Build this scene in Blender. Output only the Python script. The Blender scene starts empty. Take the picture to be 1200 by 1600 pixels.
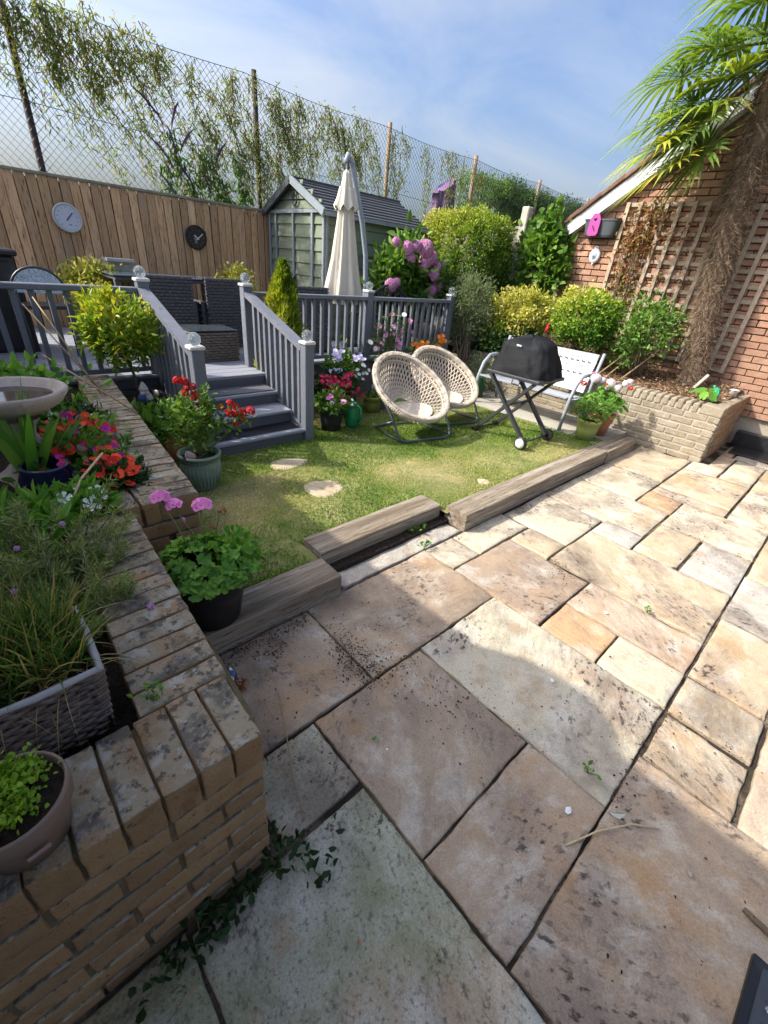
import bpy, bmesh, math, random
import numpy as np
from mathutils import Vector, Matrix, noise

R = math.radians
rnd = random.Random(11)
rng = np.random.default_rng(5)
scene = bpy.context.scene
C = scene.collection

# ------------------------------------------------------------------ camera
cam_d = bpy.data.cameras.new('camera'); cam = bpy.data.objects.new('camera', cam_d); C.objects.link(cam)
yaw, pitch, roll = R(44.98), R(29.85), R(5.82)
fw = Vector((math.cos(yaw)*math.cos(pitch), math.sin(yaw)*math.cos(pitch), -math.sin(pitch)))
rt = Vector((math.sin(yaw), -math.cos(yaw), 0)); up = rt.cross(fw)
r2 = math.cos(roll)*rt + math.sin(roll)*up; u2 = -math.sin(roll)*rt + math.cos(roll)*up
m = Matrix((r2, u2, -fw)).transposed().to_4x4(); m.translation = (0, 0, 1.58)
cam.matrix_world = m
cam_d.sensor_fit = 'VERTICAL'; cam_d.sensor_height = 36.0; cam_d.lens = 36.0*667.8/1600.0
cam_d.clip_start = 0.02; cam_d.clip_end = 3000
scene.camera = cam

# ------------------------------------------------------------------ light
DUST, BSAT, BVAL, CVAL, SKYS, SUNE, EXPO = 7.0, 1.2, .92, 1.08, .15, 3.15, 1.0
SUN_EL = R(40.9); SUN_AZ = math.atan2(-0.92, 0.70)          # direction to the sun, measured from +Y towards +X
world = bpy.data.worlds.new('World'); scene.world = world; world.use_nodes = True
wn = world.node_tree; wn.nodes.clear()
def wnode(t, **k):
    n = wn.nodes.new(t)
    for a, b in k.items(): setattr(n, a, b)
    return n
sky = wnode('ShaderNodeTexSky', sky_type='NISHITA', sun_disc=False, sun_elevation=SUN_EL, sun_rotation=SUN_AZ, altitude=50, air_density=1.0, dust_density=DUST, ozone_density=3.0)
tc = wnode('ShaderNodeTexCoord'); mp = wnode('ShaderNodeMapping'); mp.inputs['Scale'].default_value = (1.0, 1.6, 3.2); mp.inputs['Rotation'].default_value = (0.15, 0.3, 0.5)
nz = wnode('ShaderNodeTexNoise'); nz.inputs['Scale'].default_value = 2.1; nz.inputs['Detail'].default_value = 7; nz.inputs['Roughness'].default_value = 0.56; nz.inputs['Distortion'].default_value = 0.5
rp = wnode('ShaderNodeMapRange'); rp.inputs[1].default_value = .34; rp.inputs[2].default_value = .70; rp.inputs[3].default_value = .22; rp.inputs[4].default_value = .92
hs = wnode('ShaderNodeHueSaturation'); hs.inputs['Saturation'].default_value = BSAT; hs.inputs['Value'].default_value = BVAL      # clear sky
hc = wnode('ShaderNodeHueSaturation'); hc.inputs['Saturation'].default_value = .52; hc.inputs['Value'].default_value = CVAL         # thin cloud lit by the same sky
mx = wnode('ShaderNodeMix', data_type='RGBA'); bg = wnode('ShaderNodeBackground'); bg.inputs[1].default_value = SKYS
wo = wnode('ShaderNodeOutputWorld'); L = wn.links.new
L(tc.outputs['Generated'], mp.inputs[0]); L(mp.outputs[0], nz.inputs['Vector']); L(nz.outputs[0], rp.inputs[0]); L(sky.outputs[0], hs.inputs['Color']); L(sky.outputs[0], hc.inputs['Color'])
tn = wnode('ShaderNodeMix', data_type='RGBA', blend_type='MULTIPLY'); tn.inputs[0].default_value = 1.0; tn.inputs[7].default_value = (.86, .95, 1.08, 1); L(hs.outputs[0], tn.inputs[6])
L(rp.outputs[0], mx.inputs[0]); L(tn.outputs[2], mx.inputs[6]); L(hc.outputs[0], mx.inputs[7]); L(mx.outputs[2], bg.inputs[0]); L(bg.outputs[0], wo.inputs[0])

sd = bpy.data.lights.new('sun', 'SUN'); sd.energy = SUNE; sd.angle = R(0.6); sd.color = (1.0, 0.94, 0.82)
sun = bpy.data.objects.new('sun', sd); C.objects.link(sun)
sun.rotation_euler = Vector((0.92, -0.70, -1.0)).to_track_quat('-Z', 'Y').to_euler(); sun.location = (-20, 15, 20)
scene.view_settings.view_transform = 'Standard'; scene.view_settings.look = 'None'
scene.view_settings.exposure = EXPO; scene.view_settings.gamma = 1.0; scene.view_settings.use_curve_mapping = False
scene.render.resolution_x = 768; scene.render.resolution_y = 1024

# ------------------------------------------------------------------ materials
def rgb(h): # sRGB hex -> linear
    c = [int(h[i:i+2], 16)/255 for i in (0, 2, 4)]
    return tuple(x/12.92 if x <= .04045 else ((x+.055)/1.055)**2.4 for x in c)
def M(name, base, layers=(), rough=.7, bump=0.0, bscale=60, rand=0.0, spec=.25, metal=0.0, stretch=(1,1,1), objcol=False, coord='pos', top=None, bdist=.01):
    """layers: (colour, scale, lo, hi) noise-masked overlays in world space. top: (colour, scale, lo, hi) overlays that grow on upward faces only."""
    mt = bpy.data.materials.new(name); mt.use_nodes = True; t = mt.node_tree; b = t.nodes['Principled BSDF']; N = t.nodes.new; K = t.links.new
    b.inputs['Roughness'].default_value = rough; b.inputs['Specular IOR Level'].default_value = spec; b.inputs['Metallic'].default_value = metal
    if coord == 'pos': g = N('ShaderNodeNewGeometry'); vec = g.outputs['Position']
    else: g = N('ShaderNodeTexCoord'); vec = g.outputs['Object']
    mpn = N('ShaderNodeMapping'); mpn.inputs['Scale'].default_value = stretch; K(vec, mpn.inputs[0]); vec = mpn.outputs[0]
    if rand:                                       # every object reads the pattern from its own place
        oi = N('ShaderNodeObjectInfo'); mu = N('ShaderNodeMath'); mu.operation = 'MULTIPLY'; mu.inputs[1].default_value = 37.0; K(oi.outputs['Random'], mu.inputs[0])
        ad = N('ShaderNodeVectorMath'); ad.operation = 'ADD'; K(vec, ad.inputs[0]); K(mu.outputs[0], ad.inputs[1]); vec = ad.outputs[0]
    if objcol: oc = N('ShaderNodeObjectInfo'); cur = oc.outputs['Color']
    else: rg = N('ShaderNodeRGB'); rg.outputs[0].default_value = (*base, 1); cur = rg.outputs[0]
    def lay(cur, l, mask=None):
        col, sc, lo, hi = l[:4]
        n = N('ShaderNodeTexNoise'); n.inputs['Scale'].default_value = sc; n.inputs['Detail'].default_value = 6; n.inputs['Roughness'].default_value = .62; K(vec, n.inputs['Vector'])
        r = N('ShaderNodeMapRange'); r.inputs[1].default_value = lo; r.inputs[2].default_value = hi; K(n.outputs[0], r.inputs[0]); f = r.outputs[0]
        if len(l) > 4:
            q = N('ShaderNodeMath'); q.operation = 'MULTIPLY'; q.inputs[1].default_value = l[4]; K(f, q.inputs[0]); f = q.outputs[0]
        if mask is not None:
            q = N('ShaderNodeMath'); q.operation = 'MULTIPLY'; K(f, q.inputs[0]); K(mask, q.inputs[1]); f = q.outputs[0]
        x = N('ShaderNodeMix'); x.data_type = 'RGBA'; x.inputs[7].default_value = (*col, 1); K(f, x.inputs[0]); K(cur, x.inputs[6]); return x.outputs[2]
    for l in layers: cur = lay(cur, l)
    if top:
        gn = N('ShaderNodeNewGeometry'); sx = N('ShaderNodeSeparateXYZ'); K(gn.outputs['Normal'], sx.inputs[0])
        mr = N('ShaderNodeMapRange'); mr.inputs[1].default_value = .25; mr.inputs[2].default_value = .8; K(sx.outputs[2], mr.inputs[0])
        for l in top: cur = lay(cur, l, mr.outputs[0])
    if rand:
        hs = N('ShaderNodeHueSaturation'); r = N('ShaderNodeMapRange'); r.inputs[3].default_value = 1-rand; r.inputs[4].default_value = 1+rand
        o2 = N('ShaderNodeObjectInfo'); K(o2.outputs['Random'], r.inputs[0]); K(r.outputs[0], hs.inputs['Value']); K(cur, hs.inputs['Color']); cur = hs.outputs[0]
    K(cur, b.inputs['Base Color'])
    if bump:
        n = N('ShaderNodeTexNoise'); n.inputs['Scale'].default_value = bscale; n.inputs['Detail'].default_value = 8; n.inputs['Roughness'].default_value = .65; K(vec, n.inputs['Vector'])
        bp = N('ShaderNodeBump'); bp.inputs['Strength'].default_value = bump; bp.inputs['Distance'].default_value = bdist; K(n.outputs[0], bp.inputs['Height']); K(bp.outputs[0], b.inputs['Normal'])
    return mt
def LEAF(name, cols, transl=.35, rough=.5, tcol=None, spec=.3):
    """foliage: colour picked per leaf from a ramp (attribute v), some light passing through"""
    mt = bpy.data.materials.new(name); mt.use_nodes = True; t = mt.node_tree; b = t.nodes['Principled BSDF']; N = t.nodes.new; K = t.links.new
    a = N('ShaderNodeAttribute'); a.attribute_name = 'v'; r = N('ShaderNodeValToRGB'); e = r.color_ramp.elements
    while len(e) < len(cols): e.new(.5)
    for i, c in enumerate(cols): e[i].position = i/max(1, len(cols)-1); e[i].color = (*c, 1)
    K(a.outputs['Fac'], r.inputs[0]); K(r.outputs[0], b.inputs['Base Color']); b.inputs['Roughness'].default_value = rough; b.inputs['Specular IOR Level'].default_value = spec
    if transl:
        tr = N('ShaderNodeBsdfTranslucent'); mi = N('ShaderNodeMixShader'); mi.inputs[0].default_value = transl
        g = N('ShaderNodeMix'); g.data_type = 'RGBA'; g.blend_type = 'MULTIPLY'; g.inputs[0].default_value = 1; g.inputs[7].default_value = (*(tcol or (1.5, 1.45, .7)), 1)
        K(r.outputs[0], g.inputs[6]); K(g.outputs[2], tr.inputs[0]); K(b.outputs[0], mi.inputs[1]); K(tr.outputs[0], mi.inputs[2])
        K(mi.outputs[0], t.nodes['Material Output'].inputs[0])
    return mt

# ------------------------------------------------------------------ object helpers
ORG = {}
def tag(o, label, cat, group=None):
    o['label'] = label; o['category'] = cat
    if group: o['group'] = group
    return o
def link(name, me, mat=None, parent=None, loc=None, rot=None, scale=None):
    o = bpy.data.objects.new(name, me); C.objects.link(o)
    if mat is not None and not me.materials: me.materials.append(mat)
    if parent is not None:
        o.parent = parent
        if parent in ORG: o.matrix_parent_inverse = Matrix.Translation(-ORG[parent])
    if loc is not None: o.location = loc
    if rot is not None: o.rotation_euler = rot
    if scale is not None: o.scale = (scale,)*3 if isinstance(scale, (int, float)) else scale
    return o
def thing(name, label, cat, loc, group=None):
    o = bpy.data.objects.new(name, None); C.objects.link(o); o.location = loc; o.empty_display_size = .1
    ORG[o] = Vector(loc); return tag(o, label, cat, group)
def struct(o): o['kind'] = 'structure'; return o
def stuff(o): o['kind'] = 'stuff'; return o
def copy_thing(o, loc, rotz=0, label=None):
    c = o.copy(); C.objects.link(c); c.location = loc; c.rotation_euler = (0, 0, rotz)
    if label: c['label'] = label
    for ch in [x for x in bpy.data.objects if x.parent == o]:
        d = ch.copy(); C.objects.link(d); mi = ch.matrix_parent_inverse.copy(); d.parent = c; d.matrix_parent_inverse = mi
        for g in [x for x in bpy.data.objects if x.parent == ch]:
            e = g.copy(); C.objects.link(e); mi = g.matrix_parent_inverse.copy(); e.parent = d; e.matrix_parent_inverse = mi
    return c
class MB:
    def __init__(s): s.v = []; s.f = []; s.sm = []
    def add(s, vs, fs, smooth=False):
        n = len(s.v); s.v += [tuple(p) for p in vs]; s.f += [tuple(i+n for i in f) for f in fs]; s.sm += [smooth]*len(fs); return s
    def box(s, c, size, rot=None):
        vs = [Vector((x*size[0]/2, y*size[1]/2, z*size[2]/2)) for x in (-1, 1) for y in (-1, 1) for z in (-1, 1)]
        if rot is not None:
            q = rot if isinstance(rot, Matrix) else Matrix.Rotation(rot, 3, 'Z'); vs = [q @ p for p in vs]
        c = Vector(c); return s.add([p+c for p in vs], [(0,1,3,2), (4,6,7,5), (0,4,5,1), (2,3,7,6), (0,2,6,4), (1,5,7,3)])
    def bar(s, a, b, w, h, upv=(0,0,1)):
        a = Vector(a); b = Vector(b); d = (b-a).normalized(); sd_ = d.cross(Vector(upv))
        if sd_.length < 1e-4: sd_ = d.cross(Vector((0, 1, 0)))
        sd_.normalize(); n = sd_.cross(d)
        vs = [p + sd_*x*w/2 + n*y*h/2 for p in (a, b) for x in (-1, 1) for y in (-1, 1)]
        return s.add(vs, [(0,1,3,2), (4,6,7,5), (0,4,5,1), (2,3,7,6), (0,2,6,4), (1,5,7,3)])
    def tube(s, pts, r, n=8, cap=True, smooth=True, closed=False):
        pts = [Vector(p) for p in pts]; k = len(pts); rr = r if hasattr(r, '__len__') else [r]*k
        ref = None; rings = []
        for i, p in enumerate(pts):
            if closed: d = pts[(i+1) % k]-pts[i-1]
            else: d = pts[min(i+1, k-1)]-pts[max(i-1, 0)]
            d.normalize()
            if ref is None: ref = d.orthogonal().normalized()
            ref = (ref - d*ref.dot(d)).normalized(); b = d.cross(ref)
            rings.append([p + (ref*math.cos(2*math.pi*j/n) + b*math.sin(2*math.pi*j/n))*rr[i] for j in range(n)])
        vs = [q for g in rings for q in g]; fs = []
        for i in range(k if closed else k-1):
            i2 = (i+1) % k
            fs += [(i*n+j, i*n+(j+1) % n, i2*n+(j+1) % n, i2*n+j) for j in range(n)]
        if cap and not closed: fs += [tuple(range(n-1, -1, -1)), tuple((k-1)*n+j for j in range(n))]
        return s.add(vs, fs, smooth)
    def lathe(s, prof, c=(0,0,0), n=28, smooth=True, wob=0.0, sx=1, sy=1):
        vs = []; fs = []; k = len(prof)
        for i, (r, z) in enumerate(prof):
            for j in range(n):
                a = 2*math.pi*j/n; q = 1 + wob*noise.noise((math.cos(a)*1.7, math.sin(a)*1.7, z*6))
                vs.append((c[0]+r*q*math.cos(a)*sx, c[1]+r*q*math.sin(a)*sy, c[2]+z))
        for i in range(k-1): fs += [(i*n+j, i*n+(j+1) % n, (i+1)*n+(j+1) % n, (i+1)*n+j) for j in range(n)]
        return s.add(vs, fs, smooth)
    def mesh(s, name):
        me = bpy.data.meshes.new(name); me.from_pydata(s.v, [], s.f); me.polygons.foreach_set('use_smooth', s.sm); me.update(); return me
    def build(s, name, mat, parent=None, **k): return link(name, s.mesh(name), mat, parent, **k)
CACHE = {}
def bevbox(size, bev=.004, jit=0.0, seed=0, seg=1):
    """bevelled, slightly uneven block centred on the origin; meshes are shared"""
    key = (tuple(round(x, 4) for x in size), bev, jit, seed, seg)
    if key in CACHE: return CACHE[key]
    bm = bmesh.new(); bmesh.ops.create_cube(bm, size=1)
    for v in bm.verts: v.co = Vector((v.co[i]*size[i] for i in range(3)))
    q = random.Random(seed)
    if jit:
        for v in bm.verts: v.co += Vector((q.uniform(-jit, jit) for _ in range(3)))
    bmesh.ops.bevel(bm, geom=bm.edges[:], offset=bev, segments=seg, affect='EDGES', profile=.6)
    if jit:
        for v in bm.verts: v.co += Vector((q.uniform(-jit, jit)*.35 for _ in range(3)))
    me = bpy.data.meshes.new('block'); bm.to_mesh(me); bm.free(); CACHE[key] = me; return me
def roughbox(size, bev, amp, seed):
    key = ('rough', tuple(round(x, 4) for x in size), bev, amp, seed)
    if key in CACHE: return CACHE[key]
    bm = bmesh.new(); bmesh.ops.create_cube(bm, size=1)
    for v in bm.verts: v.co = Vector((v.co[i]*size[i] for i in range(3)))
    bmesh.ops.bevel(bm, geom=bm.edges[:], offset=bev, segments=2, affect='EDGES', profile=.6)
    bmesh.ops.subdivide_edges(bm, edges=[e for e in bm.edges if e.calc_length() > .03], cuts=4, use_grid_fill=True)
    for v in bm.verts:
        q = v.co*22+Vector((seed*7.3, seed*3.1, seed)); n_ = noise.noise_vector(q); f = noise.noise(v.co*60+Vector((seed, 0, 0)))
        v.co += n_*amp + v.co.normalized()*f*amp*.7
    for f in bm.faces: f.smooth = True
    me = bpy.data.meshes.new('block'); bm.to_mesh(me); bm.free(); CACHE[key] = me; return me
def block(name, c, size, mat, parent, bev=.004, jit=0.0, seed=0, rot=None, seg=1):
    me = bevbox(size, bev, jit, seed, seg); key = (me, mat)
    if me.materials and me.materials[0] != mat:
        k2 = (me, mat.name)
        if k2 not in CACHE: CACHE[k2] = me.copy(); CACHE[k2].materials.clear()
        me = CACHE[k2]
    return link(name, me, mat, parent, loc=c, rot=rot)
def fast_mesh(name, V, F, mat, v=None, smooth=False):
    """V (n,3) array, F (m,k) array of equal-size faces"""
    me = bpy.data.meshes.new(name); n, (mf, k) = len(V), F.shape
    me.vertices.add(n); me.vertices.foreach_set('co', np.ascontiguousarray(V, dtype=np.float32).ravel())
    me.loops.add(mf*k); me.loops.foreach_set('vertex_index', np.ascontiguousarray(F, dtype=np.int32).ravel())
    me.polygons.add(mf); me.polygons.foreach_set('loop_start', np.arange(0, mf*k, k, dtype=np.int32))
    if smooth: me.polygons.foreach_set('use_smooth', np.ones(mf, dtype=bool))
    me.update(calc_edges=True)
    if v is not None:
        at = me.attributes.new('v', 'FLOAT', 'POINT'); at.data.foreach_set('value', np.ascontiguousarray(np.clip(v, 0, 1), dtype=np.float32))
    me.materials.append(mat); return me
def nrm(a): return a/np.maximum(np.linalg.norm(a, axis=1, keepdims=True), 1e-9)
def rvec(n, g=rng): return nrm(g.normal(size=(n, 3)))
def leaf_mesh(name, P, D, Lh, W, mat, v=None, Nn=None, fold=.18, curl=.15):
    n = len(P); D = nrm(D); Lh = np.broadcast_to(Lh, (n,))[:, None]; W = np.broadcast_to(W, (n,))[:, None]
    if Nn is None: Nn = rvec(n)
    S = nrm(np.cross(D, Nn)); Nn = np.cross(S, D)
    V = np.stack([P, P+D*Lh*.33-S*W*.46+Nn*W*fold, P+D*Lh*.7-S*W*.36+Nn*(W*fold-Lh*curl*.4), P+D*Lh-Nn*Lh*curl,
                  P+D*Lh*.7+S*W*.36+Nn*(W*fold-Lh*curl*.4), P+D*Lh*.33+S*W*.46+Nn*W*fold], 1).reshape(-1, 3)
    b = (np.arange(n)*6)[:, None]; F = np.concatenate([b+[0, 5, 4, 3], b+[0, 3, 2, 1]], 0)
    if v is None: v = rng.random(n)
    return fast_mesh(name, V, F, mat, np.repeat(v, 6))
def blade_mesh(name, P, D, Lh, W, bend, mat, v=None, nseg=4, g=(0, 0, -1), taper=1.5):
    n = len(P); D = nrm(D); Lh = np.broadcast_to(Lh, (n,))[:, None]; W = np.broadcast_to(W, (n,))[:, None]; bend = np.broadcast_to(bend, (n,))[:, None]
    S = nrm(np.cross(D, rvec(n))); G = np.array(g)[None]
    rows = []
    for i in range(nseg+1):
        t = i/nseg; c = P + D*Lh*t + G*bend*Lh*t*t; w = W*(1-t**taper)*.5*(.75+.5*min(1, 3*t)) + 1e-5
        rows += [c-S*w, c+S*w]
    V = np.stack(rows, 1).reshape(-1, 3); k = 2*(nseg+1); b = (np.arange(n)*k)[:, None]
    F = np.concatenate([b+[2*i, 2*i+1, 2*i+3, 2*i+2] for i in range(nseg)], 0)
    if v is None: v = rng.random(n)
    return fast_mesh(name, V, F, mat, np.repeat(v, k))
def cloud(c, r, n, ncl=70, spread=.2, lump=.25, shell=.55, seed=0, flat=0.0, lean=.6, box=0):
    """leaf positions and outward directions: clumps spread through an uneven ellipsoid shell"""
    g = np.random.default_rng(seed); u = rvec(ncl, g)
    if flat: u[:, 2] = np.abs(u[:, 2])*(1-flat) + u[:, 2]*flat
    if box: u = u/(np.abs(u)**box).sum(1, keepdims=True)**(1/box)
    k = np.array([1+lump*2*noise.noise(Vector(d)*1.9+Vector((seed*3.1, 0, 0))) for d in u])
    rad = (shell+(1-shell)*g.random(ncl)**.5)*k; cc = u*rad[:, None]
    i = g.integers(0, ncl, n); q = cc[i] + g.normal(size=(n, 3))*spread*(.6+.8*g.random(ncl)[i])[:, None]
    P = np.array(c) + q*np.array(r); out = nrm(q*lean + rvec(n, g)*.9 + [0, 0, .25])
    return P, out, i, g
def sticks(base, tips, r0, r1, mat, name, parent, wig=.15, n=5, seg=5):
    mb = MB(); q = random.Random(len(tips))
    for t in tips:
        a = Vector(base) + Vector((q.uniform(-.03, .03), q.uniform(-.03, .03), 0)); b = Vector(t); d = (b-a).length
        pts = [a.lerp(b, i/seg) + Vector((q.uniform(-1, 1), q.uniform(-1, 1), q.uniform(-.5, .5)))*d*wig*.3*(1 if 0 < i < seg else 0) + Vector((0, 0, d*.08*math.sin(math.pi*i/seg))) for i in range(seg+1)]
        mb.tube(pts, [r0+(r1-r0)*i/seg for i in range(seg+1)], n)
    return mb.build(name, mat, parent)
def bush(name, label, cat, base, c, r, n, Lh, W, leafmat, barkmat, ncl=70, spread=.2, lump=.25, shell=.55, seed=1, stems=7, vfun=None, group=None, sr=(.012, .004), flat=0, fold=.18, box=0):
    t = thing(name, label, cat, base, group)
    P, D, i, g = cloud(c, r, n, ncl, spread, lump, shell, seed, flat, box=box)
    keep = P[:, 2] > base[2]+.01; P, D, i = P[keep], D[keep], i[keep]
    v = .25*g.random(ncl)[i] + .75*g.random(len(P)) if vfun is None else vfun(P, g)
    stuff(link('foliage', leaf_mesh('foliage', P, D, Lh*(.6+.8*g.random(len(P))), W*(.7+.6*g.random(len(P))), leafmat, v, fold=fold), None, t))
    if stems:
        u = rvec(stems, g); u[:, 2] = np.abs(u[:, 2])*.6
        sticks(base, [np.array(c)+np.array(r)*q*.7 for q in u], sr[0], sr[1], barkmat, 'stems', t)
    return t
# ------------------------------------------------------------------ shared materials
def SLAB(name, algae):
    """riven sandstone: blotches, bedding streaks, flaked edges, grain, soot specks (and algae)"""
    mt = bpy.data.materials.new(name); mt.use_nodes = True; t = mt.node_tree; b = t.nodes['Principled BSDF']; N = t.nodes.new; K = t.links.new
    b.inputs['Roughness'].default_value = .8; b.inputs['Specular IOR Level'].default_value = .25
    g = N('ShaderNodeNewGeometry'); oi = N('ShaderNodeObjectInfo'); mu = N('ShaderNodeMath'); mu.operation = 'MULTIPLY'; mu.inputs[1].default_value = 53.0; K(oi.outputs['Random'], mu.inputs[0])
    rt_ = N('ShaderNodeVectorRotate'); rt_.rotation_type = 'Z_AXIS'; K(g.outputs['Position'], rt_.inputs['Vector']); K(mu.outputs[0], rt_.inputs['Angle'])
    ad = N('ShaderNodeVectorMath'); ad.operation = 'ADD'; K(rt_.outputs[0], ad.inputs[0]); K(mu.outputs[0], ad.inputs[1]); base = ad.outputs[0]
    def stretch(s): m_ = N('ShaderNodeMapping'); m_.inputs['Scale'].default_value = s; K(base, m_.inputs[0]); return m_.outputs[0]
    iso = base; bed_ = stretch((1, 1.4, 1))
    def nz_(v, sc, det=6, rg=.62, dist=0):
        n = N('ShaderNodeTexNoise'); n.inputs['Scale'].default_value = sc; n.inputs['Detail'].default_value = det; n.inputs['Roughness'].default_value = rg; n.inputs['Distortion'].default_value = dist; K(v, n.inputs['Vector']); return n.outputs[0]
    def mr(v, lo, hi, mul=1.0): r = N('ShaderNodeMapRange'); r.inputs[1].default_value = lo; r.inputs[2].default_value = hi; r.inputs[4].default_value = mul; K(v, r.inputs[0]); return r.outputs[0]
    def mixc(cur, col, f, mode='MIX'):
        x = N('ShaderNodeMix'); x.data_type = 'RGBA'; x.blend_type = mode; K(f, x.inputs[0]); K(cur, x.inputs[6])
        if isinstance(col, tuple): x.inputs[7].default_value = (*col, 1)
        else: K(col, x.inputs[7])
        return x.outputs[2]
    def mth(op, a_, b_):
        m_ = N('ShaderNodeMath'); m_.operation = op
        for i_, q in enumerate((a_, b_)):
            if isinstance(q, (int, float)): m_.inputs[i_].default_value = q
            else: K(q, m_.inputs[i_])
        return m_.outputs[0]
    cur = oi.outputs['Color']
    cur = mixc(cur, (.40,.23,.10), mr(nz_(iso, 2.6, 5, .6, .4),   .54, .68, .6))          # iron-ochre blotches
    cur = mixc(cur, (.24,.185,.155), mr(nz_(iso, 2.9, 7, .68, .3), .48, .64, .65))          # purple-brown bedding
    cur = mixc(cur, (.58,.55,.48), mr(nz_(bed_, 4.2, 7, .7), .50, .66, .6))
    fl = nz_(stretch((1, 2.0, 1)), 2.3, 5, .55, .5); band = mth('PINGPONG', mth('MULTIPLY', fl, 9.0), .5); edge = mr(band, .035, .0, 1.0); msk = mr(nz_(iso, 4.7), .50, .60)
    cur = mixc(cur, (.10,.08,.07), mth('MULTIPLY', mth('MULTIPLY', edge, msk), .10))        # flaked layer edges
    if algae:
        cur = mixc(cur, (.20,.215,.10), mr(nz_(iso, 3.1), .40, .62, .75)); cur = mixc(cur, (.54,.52,.43), mr(nz_(iso, 3.6), .52, .66, .55)); cur = mixc(cur, (.10,.10,.07), mr(nz_(iso, 75, 4), .54, .66, .7))
        sp = mth('MULTIPLY', mr(nz_(iso, 55, 3), .56, .62), mr(nz_(stretch((1.4, .6, 1)), 3.0), .50, .60)); cur = mixc(cur, (.025,.025,.025), mth('MULTIPLY', sp, .85))
    cur = mixc(cur, (.15,.115,.09), mr(nz_(iso, 1.7, 8, .70, .3), .50, .66, .7))         # ingrained dirt
    cur = mixc(cur, (.36,.25,.15), mr(nz_(iso, 7.5, 5, .6), .60, .68, .55))
    grain = nz_(iso, 170, 3, .7)
    gm = N('ShaderNodeHueSaturation'); gv = N('ShaderNodeMapRange'); gv.inputs[1].default_value = .3; gv.inputs[2].default_value = .7; gv.inputs[3].default_value = .78; gv.inputs[4].default_value = 1.2; K(grain, gv.inputs[0]); K(gv.outputs[0], gm.inputs['Value']); K(cur, gm.inputs['Color']); cur = gm.outputs[0]
    sp = mth('MULTIPLY', mr(nz_(stretch((1, 1.5, 1)), 26, 6), .54, .62), mr(nz_(iso, 2.9), .50, .62)); cur = mixc(cur, (.045,.036,.032), mth('MULTIPLY', sp, .9))   # soot in the hollows
    K(cur, b.inputs['Base Color'])
    bp = N('ShaderNodeBump'); bp.inputs['Strength'].default_value = 1.0; bp.inputs['Distance'].default_value = .010; hh = mth('ADD', mth('MULTIPLY', nz_(bed_, 16, 9, .70), 1.0), mth('MULTIPLY', mr(nz_(stretch((1, 2.6, 1)), 6, 4, .5, .6), .46, .58, 1.0), .12)); K(hh, bp.inputs['Height']); K(bp.outputs[0], b.inputs['Normal'])
    return mt
m_slab = SLAB('riven_sandstone', False); m_slabg = SLAB('riven_sandstone_with_algae', True)
m_soil = M('damp_soil', (.035,.024,.017), [((.09,.06,.04), 30, .5, .7), ((.015,.012,.01), 80, .5, .65)], rough=.95, bump=.9, bscale=90, bdist=.02)
m_joint = M('dark_joint_grit', (.045,.035,.026), [((.22,.175,.125), 4, .48, .62), ((.03,.023,.018), 60, .52, .65), ((.05,.07,.02), 6, .62, .75, .7)], rough=.95, bump=.8, bscale=150)
m_bark = M('bark_chip_mulch', (.17,.10,.06), [((.42,.30,.19), 45, .52, .62), ((.05,.03,.02), 60, .55, .62), ((.30,.17,.09), 20, .5, .7, .5)], rough=.9, bump=1, bscale=70, bdist=.03)
m_lawn = M('lawn_soil_thatch', (.17,.18,.06), [((.40,.33,.17), 2.2, .44, .62, .8), ((.09,.14,.03), 4, .5, .7, .6), ((.10,.07,.04), 40, .55, .7, .6)], rough=.95, bump=.6, bscale=120)
m_ground = M('rough_ground', (.09,.085,.04), [((.05,.07,.02), 1.2, .4, .7)], rough=.95)
m_sleeper = M('weathered_timber_sleeper', (.27,.215,.155), [((.44,.39,.32), 6, .45, .62, .85), ((.17,.125,.085), 14, .53, .63, .8), ((.025,.02,.016), 34, .595, .63, .95), ((.14,.10,.065), 2.5, .50, .66, .7)], rough=.85, bump=1, bscale=26, stretch=(.16, 3.2, 3.2), rand=.08, bdist=.012)
m_brick = M('buff_stock_brick', (.30,.18,.088), [((.38,.255,.14), 9, .45, .7, .7), ((.15,.085,.045), 14, .55, .72, .8), ((.30,.13,.065), 5, .55, .7, .6), ((.05,.04,.03), 70, .62, .68, .7)], rough=.88, bump=1.0, bscale=130, rand=.16, bdist=.008,
            top=[((.33,.285,.20), 6, .34, .50, .85), ((.085,.08,.075), 9, .51, .59, .75), ((.46,.44,.39), 14, .57, .63, .6), ((.03,.03,.03), 40, .55, .61, .7), ((.34,.33,.31), 70, .55, .64, .55), ((.10,.11,.05), 4, .58, .7, .5)])
m_brickr = M('pale_yellow_brick', (.27,.225,.16), [((.36,.32,.25), 9, .45, .7, .7), ((.20,.15,.095), 13, .54, .70, .7), ((.36,.34,.31), 20, .58, .66, .7)], rough=.88, bump=.6, bscale=70, rand=.12)
m_brickg = M('orange_red_brick', (.36,.20,.135), [((.46,.30,.205), 6, .45, .7, .7), ((.26,.12,.075), 10, .58, .74, .7), ((.42,.34,.27), 22, .60, .7, .5)], rough=.88, bump=.5, bscale=60, rand=.2)
m_mortar = M('old_mortar', (.16,.115,.07), [((.055,.045,.035), 12, .5, .7, .8), ((.07,.09,.03), 5, .58, .72, .7)], rough=.95, bump=.6, bscale=110)
m_mortarg = M('pale_mortar', (.38,.33,.27), [((.30,.25,.2), 10, .5, .7)], rough=.95, bump=.4, bscale=110)
m_conc = M('weathered_concrete', (.40,.37,.32), [((.24,.22,.19), 6, .48, .68, .8), ((.52,.5,.46), 15, .55, .7, .6)], rough=.9, bump=.4, bscale=70)
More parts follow.
